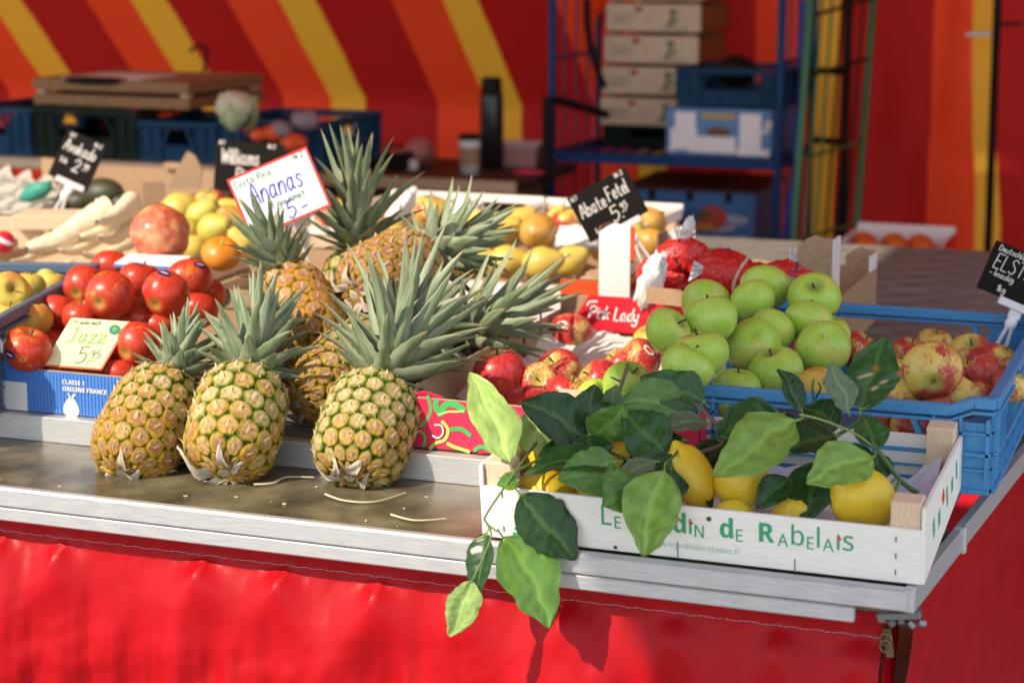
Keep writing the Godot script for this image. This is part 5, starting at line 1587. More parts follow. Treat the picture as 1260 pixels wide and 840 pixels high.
func build_middle() -> void:
	var g := "wooden trays on the counter"
	var zc := -1.78
	var a := at_z(480, 236, -1.985)
	var e := at_z(669, 246, -1.985)
	var a2 := at_z(672, 247, -1.985)
	var e2 := at_z(840, 254, -1.985)
	for q in [[a, e, "wooden pear tray with a sunlit rim left of the black slanted sign", 0.0], [a2, e2, "wooden pear tray behind the black slanted sign", 0.0]]:
		var w: float = q[1].x - q[0].x
		var h: float = (q[0].y + q[1].y) / 2 - 0.938
		var o := wood_tray(q[2], Vector3((q[0].x + q[1].x) / 2, 0.938, zc), w, 0.42, 0.062, h - 0.008, g)
		var st := begin()
		box(st, Vector3(0, h - 0.003, -0.21), Vector3(w, 0.017, 0.010), Basis.IDENTITY, 0.001)
		obj("top_rail", st, M.veneer, o)
		for s in [-1.0, 1.0]:
			st = begin()
			box(st, Vector3(s * (w / 2 - 0.004), h - 0.014, 0), Vector3(0.007, 0.024, 0.41), Basis.IDENTITY, 0.001)
			obj("side_rail", st, M.veneer_z, o)
		st = begin()
		box(st, Vector3(0, 0.074, 0.212), Vector3(w + 0.004, 0.016, 0.012), Basis.IDENTITY, 0.001)
		obj("front_rail", st, M.veneer, o)
	for q in [["pear", 612, 284, 46, 1.055, Vector3(0.8, 0.25, 0.3), "large yellow pear left of the round brown pear"], ["pear", 662, 286, 48, 1.060, Vector3(0.2, 0.1, -0.9), "round brown yellow pear seen from its bottom"], ["pear", 636, 276, 40, 1.05, Vector3(0.7, 0.5, 0.1), "yellow pear behind the round brown pear"], ["pear", 684, 276, 34, 1.045, Vector3(0.3, 0.8, 0.1), "yellow pear between the brown pear and the red one"], ["apple", 697, 274, 40, 1.06, Vector3(-0.2, 0.8, 0.2), "red striped fruit beside the black slanted sign"], ["apple", 601, 296, 34, 1.045, Vector3(0.1, 0.8, 0.2), "red striped fruit behind the top pineapple's crown"], ["pear", 588, 285, 38, 1.045, Vector3(0.1, 0.8, 0.2), "yellow pear behind the tips of the top pineapple's crown"], ["pear", 675, 306, 34, 1.01, Vector3(0.9, 0.1, 0.2), "small yellow pear under the round brown pear"], ["pear", 803, 273, 34, 1.04, Vector3(-0.6, 0.6, 0.2), "green pear at the right of the black slanted sign"], ["pear", 800, 298, 36, 1.03, Vector3(0.8, -0.3, 0.2), "brown yellow pear under the right tray's side rail"], ["pear", 778, 290, 36, 1.03, Vector3(0.1, 0.9, 0.2), "pear hidden behind the white box corner"], ["pear", 740, 300, 38, 1.03, Vector3(0.1, 0.9, 0.2), "pear behind the black slanted sign"], ["pear", 560, 275, 40, 1.05, Vector3(-0.7, 0.4, 0.2), "yellow pear among the crown tips"], ["pear", 500, 268, 40, 1.05, Vector3(-0.7, 0.4, 0.2), "yellow pear right of the dark crown"], ["apple", 412, 262, 44, 1.06, Vector3(0.1, 0.8, 0.2), "pale red fruit right of the pineapple sign"], ["apple", 480, 285, 40, 1.05, Vector3(0.1, 0.8, 0.2), "red and yellow fruit right of the dark crown"], ["apple", 530, 262, 52, 1.07, Vector3(0.1, 0.8, 0.2), "pale pink fruit behind the top pineapple's crown"]]:
		var p := at_h(q[1], q[2], q[4])
		fruit_pear(q[0], p, dia_at(p, q[3]), q[5], q[6], "fruit in the wooden pear trays", int(q[1]))
	var o := thing("tissue_paper", "crumpled white tissue paper in the pear tray below the slanted sign", "paper", at_d(708, 296, 3.75))
	crumple(o, Vector3(0.058, 0.026, 0.03), 4)
	o = thing("tissue_paper", "twist of white tissue paper behind the top pineapple's crown", "paper", at_d(492, 262, 3.85), "", Basis(Vector3.BACK, 1.0))
	crumple(o, Vector3(0.055, 0.018, 0.03), 9)
	o = thing("tissue_paper", "white tissue paper between the crown tips", "paper", at_d(575, 262, 3.9))
	crumple(o, Vector3(0.04, 0.03, 0.03), 14)
	# white fronted carton with more pears
	o = carton("pear_carton", "white fronted carton of pears half hidden by the pineapple crowns", Vector3(-0.475, 0.938, -1.33), 0.46, 0.40, 0.072, 0.072, 0.072, M.white_card, M.card, "cartons on the counter")
	for q in [["pear", 622, 322, 42, 1.03, Vector3(0.9, 0.1, 0.1), "yellow pear in the white fronted carton, left one"], ["pear", 665, 324, 42, 1.03, Vector3(0.9, 0.2, 0.2), "yellow pear in the white fronted carton, middle one"], ["pear", 700, 322, 38, 1.02, Vector3(0.7, 0.4, 0.2), "pear beside the orange carton corner"], ["pear", 580, 325, 42, 1.02, Vector3(0.7, 0.4, 0.2), "pear in the white fronted carton behind the long crown"], ["pear", 545, 330, 42, 1.02, Vector3(0.7, 0.4, 0.2), "pear at the left end of the white fronted carton"]]:
		var p := at_h(q[1], q[2], q[4])
		fruit_pear(q[0], p, dia_at(p, q[3]), q[5], q[6], "pears in the white fronted carton", int(q[1]) * 3)
	# orange carton corner
	var oc := at_z(690, 362, -0.985)
	o = carton("orange_white_carton", "small orange and white carton left of the tall white corner", Vector3(oc.x + 0.048, 0.938, -1.09), 0.095, 0.20, 0.11, 0.085, 0.10, M.orange_print, M.card_dark, "cartons on the counter")
	var st := begin()
	blob(st, Vector3(0.0, 0.098, 0.02), Vector3(0.035, 0.018, 0.06), Basis.IDENTITY, 0.4, 7, 24, 14, 3.0)
	obj("crumpled_lining", st, M.card, o)
	st = begin()
	prism(st, [Vector2(0, 0), Vector2(0.036, 0), Vector2(0.036, 0.095), Vector2(0, 0.068)], Transform3D(Basis(Vector3.UP, 0.3), Vector3(0.052, 0.02, 0.104)), 0.003)
	obj("white_flap", st, M.white_card, o)
	st = begin()
	prism(st, [Vector2(0, 0.068), Vector2(0.036, 0.095), Vector2(0.036, 0.083), Vector2(0, 0.056)], Transform3D(Basis(Vector3.UP, 0.3), Vector3(0.052, 0.02, 0.1062)), 0.003)
	obj("orange_stripe", st, M.orange_print, o)
	# the box of red net bags: corner columns
	var l := at_z(737, 362, -0.955)
	var r := at_z(1024, 350, -0.955)
	o = carton("net_bag_carton", "brown carton with tall white corner columns holding red net bags", Vector3((l.x + r.x) / 2, 0.938, -1.155), r.x - l.x, 0.40, 0.075, 0.10, 0.10, M.card, M.card, "cartons on the counter")
	var hw: float = (r.x - l.x) / 2
	var top := at_z(760, 277, -0.955).y - 0.938
	for s in [[-1.0, 0.20, top], [1.0, 0.20, at_z(1000, 292, -0.955).y - 0.938], [-1.0, -0.20, 0.15], [1.0, -0.20, 0.13]]:
		st = begin()
		var hh: float = s[2]
		var cc := Vector3(s[0] * (hw - 0.028), 0, s[1])
		prism(st, [Vector2(-0.027, 0), Vector2(0.027, 0), Vector2(0.027, hh), Vector2(0.010, hh + 0.001), Vector2(0.0, hh + 0.005), Vector2(-0.015, hh - 0.003), Vector2(-0.027, hh - 0.012)], Transform3D(Basis.IDENTITY, cc + Vector3(0, 0, 0.0022 * signf(s[1]))), 0.005)
		obj("corner_column", st, M.white_card if s[0] < 0 else M.card, o)
		st = begin()
		box(st, cc + Vector3(s[0] * 0.027, hh / 2, -0.028 * signf(s[1])), Vector3(0.005, hh - 0.006, 0.055), Basis.IDENTITY, 0.001)
		obj("column_side", st, M.card_dark if s[0] < 0 else M.white_card, o)
	st = begin()
	box(st, Vector3(-hw + 0.058, top * 0.86, 0.2022), Vector3(0.008, top * 0.26, 0.004))
	obj("orange_edge", st, M.orange_print, o)
	st = begin()
	box(st, Vector3(hw - 0.002, 0.118, 0.187), Vector3(0.006, 0.018, 0.05))
	obj("orange_edge", st, M.orange_print, o)
	st = begin()
	prism(st, [Vector2(-0.031, -0.012), Vector2(0.031, -0.013), Vector2(0.031, 0.010), Vector2(0.026, 0.013), Vector2(-0.026, 0.014), Vector2(-0.031, 0.010)], Transform3D(Basis(Vector3.UP, -0.1), at_d(818, 365, 3.08) - o.position), 0.004)
	obj("folded_tab", st, M.card, o)
	st = begin()
	prism(st, [Vector2(-0.05, -0.02), Vector2(0.05, -0.02), Vector2(0.052, 0.026), Vector2(0.02, 0.008), Vector2(0.0, 0.012), Vector2(-0.03, 0.004), Vector2(-0.05, 0.012)], Transform3D(Basis(Vector3.UP, 0.1), at_d(968, 348, 3.05) - o.position), 0.004)
	obj("torn_flap", st, M.card, o)
	# red net bags
	for q in [[838, 315, 34, 22, "red net bag at the left with a white frilled end standing up", 3], [818, 342, 38, 23, "lower red net bag beside the tall white corner", 5], [893, 338, 46, 28, "large red net bag in the middle with a gathered end", 8], [900, 322, 30, 14, "red net bag behind the middle one", 11], [972, 342, 40, 23, "red net bag at the right behind the green apples", 15], [936, 344, 26, 20, "red net bag between the middle and the right one", 17]]:
		var p := at_d(q[0], q[1], 3.14 + 0.01 * (q[5] % 7))
		o = thing("net_bag", q[4], "net bag", p, "red net bags in the carton", Basis(Vector3.UP, 0.2 * sin(q[5])) * Basis(Vector3.BACK, 0.25 * cos(q[5] * 2.0)))
		var k := depth_of(p) / FOCAL
		var nz := FastNoiseLite.new()
		nz.seed = q[5]
		nz.frequency = 1.0
		st = begin()
		sheet(st, 48, 30, func(u: float, v: float) -> Vector3:
			var d := Vector3(cos(u * TAU) * sin(v * PI), cos(v * PI), sin(u * TAU) * sin(v * PI))
			var lump := 0.20 * nz.get_noise_3dv(d * 2.2) + 0.05 * absf(nz.get_noise_3dv(d * 5.0 + Vector3.ONE * 9.0)) - 0.05 * exp(-pow((absf(nz.get_noise_3dv(d * 2.6 + Vector3.ONE * 4.0))) / 0.05, 2.0))
			return d * Vector3(q[2], q[3], q[3] * 1.05) * k * (1.0 + lump))
		obj("net", st, M.net, o)
		if q[5] in [3, 8, 15]:
			for j in 2:
				st = begin()
				var w := 0.012 if j else 0.018
				sheet(st, 14, 8, func(u: float, v: float) -> Vector3:
					var base := Vector3(-q[2] * 0.55 * k if q[5] == 8 else q[2] * 0.1 * k, q[3] * (0.15 if q[5] == 8 else 0.75) * k, q[3] * (0.8 if q[5] == 8 else 0.1) * k)
					var dir := Vector3(-0.8, 0.05 if j else -0.5, 0.35) if q[5] == 8 else Vector3(0.25 + 0.5 * j, 1.0 - 0.5 * j, 0.1)
					return base + dir * v * 0.026 + Vector3((u - 0.5) * w * (0.4 + v) if q[5] != 8 else 0.0, (u - 0.5) * w * (0.4 + v) if q[5] == 8 else 0.006 * sin(u * 18.0 + j), 0.007 * sin(u * 16.0 + j * 2.0) * (0.3 + v) ))
				obj("white_frill", st, M.white if j == 0 else M.milky, o)
		st = begin()
		ribbon3(st, q[5], Vector3(q[2], q[3], q[3] * 1.05) * k * 1.03)
		obj("tie", st, M.tie if q[5] % 2 else M.straw, o)
	o = thing("plastic_wrap", "crumpled clear white plastic hanging over the carton edge left of the net bags", "wrap", at_d(802, 342, 3.12), "", Basis(Vector3.BACK, 1.2))
	crumple(o, Vector3(0.05, 0.018, 0.02), 23)
	o = thing("plastic_wrap", "white frayed plastic at the top of the left net bag", "wrap", at_d(846, 286, 3.2), "", Basis(Vector3.BACK, 1.35))
	crumple(o, Vector3(0.028, 0.009, 0.012), 33)

func ribbon3(st: SurfaceTool, seed_: int, r: Vector3) -> void:
	var ring := []
	for i in 25:
		var a := TAU * i / 24.0
		ring.append(Vector3(0.35 * sin(seed_) + 0.08 * cos(a * 2.0), cos(a) * 0.93, sin(a) * 0.93) * r)
	tube(st, ring, 0.0025, 0.0025, 6)
func crumple(o: Node3D, r: Vector3, seed_: int) -> void:
	var nz := FastNoiseLite.new()
	nz.seed = seed_
	nz.frequency = 1.0
	var st := begin()
	sheet(st, 26, 16, func(u: float, v: float) -> Vector3:
		var d := Vector3(cos(u * TAU) * sin(v * PI), cos(v * PI), sin(u * TAU) * sin(v * PI))
		return d * r * (1.0 + 0.55 * nz.get_noise_3dv(d * 2.6) + 0.25 * nz.get_noise_3dv(d * 6.0)))
	obj("crumpled_sheet", st, M.tissue, o)

func build_right() -> void:
	# red box with script lettering
	var fl := at_z(505, 487, -0.245)
	var hf := fl.y - 0.938
	var w := 0.40
	var d := 0.62
	var o := carton("red_apple_carton", "pink red carton of apples with white script and green leaf swirls", Vector3(fl.x + w / 2, 0.938, -0.245 - d / 2), w, d, hf, at_z(760, 366, -0.865).y - 0.938, hf + 0.012, M.pink_print, M.card, "cartons on the counter")
	var ht := at_z(760, 366, -0.865).y - 0.938
	var st := begin()
	prism(st, [Vector2(-w / 2 + 0.012, ht - 0.056), Vector2(w / 2 - 0.01, ht - 0.056), Vector2(w / 2 - 0.01, ht + 0.002), Vector2(-w / 2 + 0.05, ht + 0.002)], Transform3D(Basis.IDENTITY, Vector3(0, 0, -d / 2 + 0.006)), 0.004)
	obj("red_band", st, M.red_print, o)
	st = begin()
	write(st, "P", Vector2(-w / 2 + 0.050, ht - 0.035), 0.0200, 0.0029, -d / 2 + 0.0086, 0.25, 0.12)
	write(st, "ink", Vector2(-w / 2 + 0.0635, ht - 0.035), 0.0205, 0.0027, -d / 2 + 0.0086, 0.25, 0.17, 0.85)
	write(st, "Lady", Vector2(-w / 2 + 0.0925, ht - 0.036), 0.0205, 0.0028, -d / 2 + 0.0086, 0.25, 0.13, 0.88)
	ribbon(st, smooth_path([Vector2(-w / 2 + 0.047, ht - 0.014), Vector2(-w / 2 + 0.052, ht - 0.008), Vector2(-w / 2 + 0.064, ht - 0.007)], 4), 0.003, -d / 2 + 0.0086)
	obj("lettering", st, M.white, o)
	st = begin()
	prism(st, [Vector2(0, 0), Vector2(0.045, 0), Vector2(0.045, 0.004), Vector2(0.02, 0.012), Vector2(0, 0.004)], Transform3D(Basis(Vector3.RIGHT, 0.5) , Vector3(-w / 2, hf - 0.002, d / 2 - 0.004)), 0.003)
	obj("corner_flap", st, M.pink_print, o)
	# swirls on the front
	var z := d / 2 + 0.0034
	var front := func(x: float, y: float) -> Vector2:
		var p := at_z(x, y, -0.243)
		return Vector2(p.x - o.position.x, p.y - 0.938)
	for q in [["bright_green", 0.0042, [[527, 487], [530, 505], [522, 520], [508, 526]]], ["bright_green", 0.0075, [[537, 492], [537, 502], [545, 508]]], ["bright_green", 0.0085, [[541, 508], [550, 497], [562, 498], [571, 504]]], ["lime", 0.0030, [[540, 510], [552, 506], [562, 506], [571, 505]]], ["bright_green", 0.0055, [[556, 528], [562, 527], [570, 528], [579, 535]]], ["lime", 0.0045, [[545, 518], [552, 528], [548, 540], [536, 545], [530, 552]]], ["bright_green", 0.0036, [[508, 533], [518, 530], [524, 537], [522, 549]]], ["bright_green", 0.0050, [[585, 553], [592, 549], [600, 551], [608, 556]]], ["lime", 0.0050, [[552, 545], [560, 549], [572, 553], [578, 555]]], ["white", 0.0022, [[536, 522], [544, 523], [546, 532], [540, 538], [533, 535]]]]:
		var pts := []
		for p in q[2]: pts.append(front.call(float(p[0]), float(p[1])))
		st = begin()
		ribbon(st, smooth_path(pts, 6), q[1], z)
		obj("swirl_print", st, M[q[0]], o)
		z += 0.0002
	st = begin()
	for q in [[536, 530, 0.0115], [514, 540, 0.0085], [591, 554, 0.0055]]: disc(st, front.call(q[0], q[1]), q[2], d / 2 + 0.0029)
	obj("fruit_print", st, M.dark_red, o)
	st = begin()
	for q in [[537, 531, 0.006], [513, 538, 0.0030], [590, 553, 0.0018]]: disc(st, front.call(q[0], q[1]), q[2], d / 2 + 0.0031)
	obj("fruit_shine_print", st, M.white, o)
	st = begin()
	box(st, Vector3(-w / 2 + 0.004, hf / 2, 0.06), Vector3(0.004, hf + 0.01, 0.002))
	for i in 3: box(st, Vector3(-w / 2 + 0.0035, 0.055, -0.05 - i * 0.075), Vector3(0.003, 0.08, 0.0025))
	obj("inner_seam", st, M.card_dark, o)
	# paper sheet
	var p0 := thing("lining_paper", "creased pale paper lining the red carton", "paper", Vector3(-0.03, 0.95, -0.62))
	var nz := FastNoiseLite.new()
	nz.seed = 77
	nz.frequency = 1.0
	st = begin()
	sheet(st, 60, 60, func(u: float, v: float) -> Vector3:
		var x := (u - 0.5) * 0.36
		var zz := (0.5 - v) * 0.44
		return Vector3(x, 0.010 + 0.014 * nz.get_noise_2d(x * 10.0, zz * 10.0) + 0.008 * absf(nz.get_noise_2d(x * 24.0 + 5.0, zz * 18.0)) + 0.02 * smoothstep(0.13, 0.18, absf(x)) + 0.03 * smoothstep(0.7, 1.0, v), zz))
	obj("sheet", st, M.paper, p0)
	var g := "red apples in the pink red carton"
	for q in [
		["rosy0", 615, 460, 64, 1.012, Vector3(-0.15, 0.75, 0.2), 0.4, "dark red apple at the left front of the pink red carton"],
		["rosy1", 702, 411, 53, 0.990, Vector3(0.1, 0.75, -0.6), 1.0, "single red apple with white sticker before the script band"],
		["rosy0", 688, 457, 56, 0.998, Vector3(-0.3, 0.5, 0.5), 3.1, "striped pink apple in the middle of the pink red carton"],
		["rosy1", 665, 472, 52, 1.000, Vector3(-0.15, 0.25, 0.9), 2.2, "apple with dark stalk in a yellow hollow facing the viewer"],
		["rosy1", 637, 482, 54, 0.985, Vector3(0.3, 0.7, 0.2), 3.3, "dark red apple low behind the pink front wall"],
		["rosy0", 697, 486, 54, 0.990, Vector3(0.3, 0.7, 0.2), 5.0, "red apple low in the middle, partly behind the lemon leaves"],
		["rosy1", 738, 470, 54, 1.000, Vector3(-0.7, 0.5, 0.3), 4.0, "light red striped apple left of the yellow green one"],
		["rosy0", 789, 441, 50, 1.000, Vector3(0.6, 0.6, 0.3), 1.7, "deep red apple with white sticker beside the green heap"],
		["rosy1", 764, 449, 42, 0.990, Vector3(-0.6, 0.6, 0.3), 2.7, "deep red apple left of the stickered one at the green heap"],
		["yellow1", 800, 420, 42, 1.000, Vector3(-0.3, 0.8, 0.3), 0.7, "peach coloured apple tucked behind the green heap"],
		["green1", 772, 474, 60, 1.015, Vector3(0.3, 0.7, 0.5), 0.9, "yellow green apple below the stickered deep red one"],
		["green2", 735, 492, 52, 0.990, Vector3(0.3, 0.7, 0.5), 2.9, "pale green apple half under the dark lemon leaf"]]:
		var p := at_h(q[1], q[2], q[4])
		var stk := Vector3.ZERO
		if q[1] == 702: stk = Vector3(-0.45, 0.42, 0.78)
		if q[1] == 789: stk = Vector3(0.35, 0.45, 0.8)
		apple(q[0], p, dia_at(p, q[3]) * 1.03, q[5], q[6], q[7], g, "apple", "apple", stk, 0.94)
	# blue plastic crate
	plastic_crate("bright blue plastic crate of green and red apples at the right", Vector3(0.350, 0.938, -0.568), 0.420, 0.575, 0.122, M.blue_plastic, "plastic crates on the counter", 0.0, 0.012)
	g = "green apples heaped in the blue crate"
	var heap := [
		["green0", 942, 354, 62, Vector3(0.2, 0.8, -0.4), "green apple at the very top back of the green heap"],
		["green1", 927, 370, 56, Vector3(-0.3, 0.8, -0.3), "green apple just left below the topmost one"],
		["green2", 1002, 367, 64, Vector3(-0.1, 0.55, 0.75), "green apple at the right top with its stalk hollow in view"],
		["green1", 869, 373, 63, Vector3(0.4, 0.7, -0.4), "green apple at the upper left, back one of the pair"],
		["green0", 875, 393, 65, Vector3(-0.2, 0.9, 0.0), "shiny green apple at the upper left, front one of the pair"],
		["green2", 995, 396, 61, Vector3(0.2, 0.8, -0.2), "green apple below the one with the visible stalk hollow"],
		["green0", 950, 408, 58, Vector3(0.5, 0.6, -0.3), "green apple in the middle behind the calyx one"],
		["green1", 928, 425, 69, Vector3(0.15, -0.45, -0.85), "green apple in the middle of the heap, calyx to the viewer"],
		["green2", 1017, 411, 58, Vector3(0.2, 0.8, 0.2), "green apple at the right, back one of two"],
		["green0", 1013, 427, 68, Vector3(0.2, -0.5, -0.8), "green apple at the right front, calyx to the viewer"],
		["green1", 863, 436, 70, Vector3(-0.2, 0.9, 0.1), "large green apple at the left of the heap"],
		["green2", 846, 452, 65, Vector3(0.3, 0.8, 0.2), "pale green apple at the lower left of the heap"],
		["green0", 956, 459, 68, Vector3(-0.3, 0.85, 0.3), "green apple in the middle of the lowest visible row"],
		["green1", 907, 478, 58, Vector3(0.1, 0.9, 0.2), "green apple low in the shade behind the leaves"],
		["green2", 888, 496, 52, Vector3(0.3, 0.8, 0.2), "green apple low at the left, cut by a dark leaf"],
		["green1", 822, 408, 60, Vector3(0.65, 0.55, 0.45), "yellow green apple at the far left of the heap"]]
	for i in heap.size():
		var q = heap[i]
		var dd := lerpf(2.60, 2.83, clampf((490.0 - q[2]) / 135.0, 0, 1.1)) + (0.03 if q[5].contains("back") else 0.0)
		if q[1] in [846, 863]: dd -= 0.15
		if q[1] in [875, 822]: dd -= 0.08
		var p := at_d(q[1], q[2], dd)
		apple(q[0], p, dia_at(p, q[3]) * 1.02, q[4], i * 1.7, q[5], g, "apple", "apple", Vector3.ZERO, 0.84 + 0.025 * (i * 7 % 5))
	g = "red and yellow apples in the blue crate"
	for q in [
		["streaked0", 1148, 457, 74, 2.49, Vector3(0.15, 0.4, -0.85), 0.5, "largest yellow and red apple on top in the blue crate"],
		["streaked1", 1195, 434, 50, 2.80, Vector3(-0.1, 0.6, 0.7), 2.5, "yellow and red apple with its hollow up behind the largest"],
		["rosy0", 1118, 437, 48, 2.84, Vector3(0.2, 0.8, 0.3), 1.5, "dark red apple left behind the largest one"],
		["rosy1", 1186, 460, 44, 2.68, Vector3(0.2, 0.8, 0.3), 4.5, "dark red apple right behind the largest one"],
		["streaked2", 1216, 462, 52, 2.62, Vector3(0.8, 0.4, 0.3), 3.5, "yellow apple with red cheek at the crate's right side"],
		["streaked1", 1230, 443, 46, 2.74, Vector3(0.4, 0.8, 0.3), 5.5, "orange red apple near the sign clip"],
		["streaked0", 1106, 462, 46, 2.66, Vector3(0.4, 0.8, 0.3), 0.5, "yellow apple left of the largest one"],
		["streaked2", 1108, 486, 52, 2.52, Vector3(-0.5, 0.8, 0.3), 2.1, "yellow red apple behind the damaged leaf"],
		["streaked1", 1184, 489, 56, 2.50, Vector3(0.5, 0.75, 0.1), 3.7, "red and orange apple just behind the front rim"],
		["rosy0", 1210, 486, 40, 2.54, Vector3(0.5, 0.75, 0.1), 1.7, "dark red apple in the front right corner"],
		["streaked0", 1122, 527, 58, 2.50, Vector3(0.5, 0.75, 0.3), 5.1, "orange apple behind the crate's front opening"],
		["rosy1", 1086, 520, 48, 2.53, Vector3(0.5, 0.75, 0.3), 4.2, "dark apple behind the left part of the front opening"],
		["streaked2", 1076, 542, 44, 2.51, Vector3(0.5, 0.75, 0.3), 0.2, "yellow apple at the bottom of the front opening"],
		["rosy0", 1056, 432, 54, 2.78, Vector3(0.5, 0.75, 0.3), 2.2, "dark red apple between the green heap and the damaged leaf"],
		["yellow0", 1007, 478, 54, 2.60, Vector3(-0.3, -0.3, -0.8), 1.2, "yellow pink apple below the green heap's right front apple"],
		["streaked1", 1160, 530, 50, 2.56, Vector3(0.5, 0.75, 0.3), 1.2, "red apple at the right end of the front opening"],
		["streaked0", 1082, 455, 50, 2.72, Vector3(0.5, 0.75, 0.3), 3.2, "yellow red apple behind the top of the damaged leaf"],
		["streaked0", 1150, 424, 46, 2.90, Vector3(0.1, 0.8, 0.3), 1.2, "apple at the very back behind the largest one"],
		["rosy1", 1212, 446, 44, 2.76, Vector3(0.3, 0.8, 0.3), 2.2, "dark red apple between the hollow-up one and the crate side"],
		["streaked1", 1134, 488, 50, 2.54, Vector3(-0.3, 0.8, 0.3), 3.2, "yellow apple under the left of the largest one"],
		["streaked2", 1160, 494, 46, 2.50, Vector3(0.3, 0.8, 0.3), 4.6, "red apple under the middle of the largest one"],
		["rosy0", 1088, 440, 46, 2.84, Vector3(0.3, 0.8, 0.3), 5.6, "dark red apple at the back behind the damaged leaf's tip"],
		["streaked2", 1242, 474, 46, 2.56, Vector3(0.5, 0.75, 0.3), 2.4, "red apple behind the crate's right side opening"]]:
		var p := at_d(q[1], q[2], q[4])
		apple(q[0], p, dia_at(p, q[3]) * 1.02, q[5], q[6], q[7], g, "apple", "apple", Vector3.ZERO, 0.83 + 0.02 * (int(q[1]) % 5))

func build_lemons() -> void:
	# white veneer crate, its back edge resting on the step
	var tilt := 0.135
	var o := thing("lemon_crate", "white wooden crate with green lettering, full of lemons on leafy twigs", "crate", Vector3(0.262, 0.9035, 0.0), "", Basis(Vector3.RIGHT, tilt))
	var w := 0.520
	var d := 0.285
	var hb := 0.066
	var st := begin()
	box(st, Vector3(0, hb / 2 + 0.001, -0.002), Vector3(w, hb, 0.0045), Basis.IDENTITY, 0.0006)
	var front := obj("front_board", st, M.veneer, o)
	st = begin()
	box(st, Vector3(0, hb / 2 + 0.001, -d), Vector3(w, hb, 0.0045), Basis.IDENTITY, 0.0006)
	obj("back_board", st, M.veneer, o)
	for s in [-1.0, 1.0]:
		st = begin()
		prism(st, [Vector2(0.0, 0.002), Vector2(d, 0.002), Vector2(d, 0.070), Vector2(0.0, 0.094)], Transform3D(Basis(Vector3(0, 0, -1), Vector3.UP, Vector3.RIGHT), Vector3(s * (w / 2 + 0.002), 0, 0)), 0.0042)
		obj("end_board", st, M.veneer_z, o)
		for zz in [-0.020, -d + 0.018]:
			st = begin()
			box(st, Vector3(s * (w / 2 - 0.0185), 0.048 if zz > -0.1 else 0.045, zz), Vector3(0.034, 0.096 if zz > -0.1 else 0.09, 0.030), Basis.IDENTITY, 0.0015)
			obj("corner_post", st, M.post_wood, o)
	for k in 3:
		st = begin()
		box(st, Vector3(0, 0.004, -0.05 - k * 0.092), Vector3(w - 0.01, 0.004, 0.086))
		obj("bottom_slat", st, M.veneer, o)
	st = begin()
	for k in 3: box(st, Vector3(w / 2 - 0.028, 0.014 + k * 0.020, 0.0006), Vector3(0.0012, 0.007, 0.0012))
	box(st, Vector3(0.118, 0.008, 0.0005), Vector3(0.0012, 0.017, 0.0008))
	box(st, Vector3(-0.020, 0.012, 0.0005), Vector3(0.0012, 0.020, 0.0008))
	for s in [-1.0, 1.0]: box(st, Vector3(-w / 2 + 0.024, 0.014 + 0.022 * (s + 1), 0.0006), Vector3(0.0012, 0.007, 0.0012))
	obj("staple", st, M.metal_dark, front).set_meta("kind", "stuff")
	st = begin()
	disc(st, Vector2(0.018, 0.055), 0.0032, 0.0009, 10)
	disc(st, Vector2(-0.096, 0.006), 0.0025, 0.0009, 10)
	obj("knot", st, mat(lin(0.10, 0.05, 0.03), 0.8), front).set_meta("kind", "stuff")
	# the lettering: capitals and small capitals mixed
	var x := -0.112
	for q in [["L", 1], ["E", 0.62], [" ", 1], ["J", 1], ["A", 0.62], ["R", 0.62], ["d", 1], ["ı", 1], ["N", 0.62], [" ", 1], ["d", 1], ["E", 0.62], [" ", 1], ["R", 1], ["A", 0.62], ["b", 1], ["E", 0.62], ["l", 1], ["A", 0.62], ["ı", 1], ["s", 1]]:
		if q[0] == " ":
			x += 0.0155
			continue
		var hgt: float = 0.0235 * q[1]
		var wide := letters(q[0], "Droid Sans", q[0] in ["J", "R", "d"] and q[1] == 1, hgt, M.green_print, front, Transform3D(Basis.IDENTITY, Vector3(x, 0.0255, 0.0006)))
		if q[0] == "ı":
			st = begin()
			disc(st, Vector2(x + wide / 2 + 0.001, 0.0475), 0.0024, 0.0010, 12)
			obj("red_dot", st, M.red_ink, front)
		x += wide + 0.0037
	letters("www.lejardinderabelais.fr", "Droid Sans", false, 0.0068, mat(lin(0.40, 0.55, 0.45), 0.7), front, Transform3D(Basis.IDENTITY, Vector3(-0.055, 0.0115, 0.0006)))
	st = begin()
	box(st, Vector3(-0.20, 0.009, 0.0006), Vector3(0.05, 0.004, 0.0008))
	box(st, Vector3(-0.205, 0.016, 0.0006), Vector3(0.035, 0.003, 0.0008))
	obj("small_print", st, M.green_print, front).set_meta("kind", "stuff")
	st = begin()
	for q in [[-0.06, 0.045, 0.010, 0.022], [-0.10, 0.040, 0.012, 0.020], [-0.16, 0.042, 0.008, 0.026], [-0.20, 0.040, 0.010, 0.018], [-0.235, 0.045, 0.008, 0.024]]: box(st, Vector3(w / 2 + 0.0044, q[1], q[0]), Vector3(0.0008, q[3], q[2]), Basis(Vector3.RIGHT, 0.3))
	obj("side_print", st, M.green_print, o).set_meta("kind", "stuff")
	st = begin()
	box(st, Vector3(w / 2 + 0.0046, 0.055, -0.128), Vector3(0.0008, 0.016, 0.012), Basis(Vector3.RIGHT, 0.6))
	obj("side_mark", st, M.red_ink, o)
	# lilac tissue in the crate
	var t := thing("tissue_paper", "pale lilac tissue paper lining the lemon crate", "paper", Vector3(0.262, 0.93, -0.13), "", Basis(Vector3.RIGHT, tilt))
	var nz := FastNoiseLite.new()
	nz.seed = 41
	nz.frequency = 1.0
	st = begin()
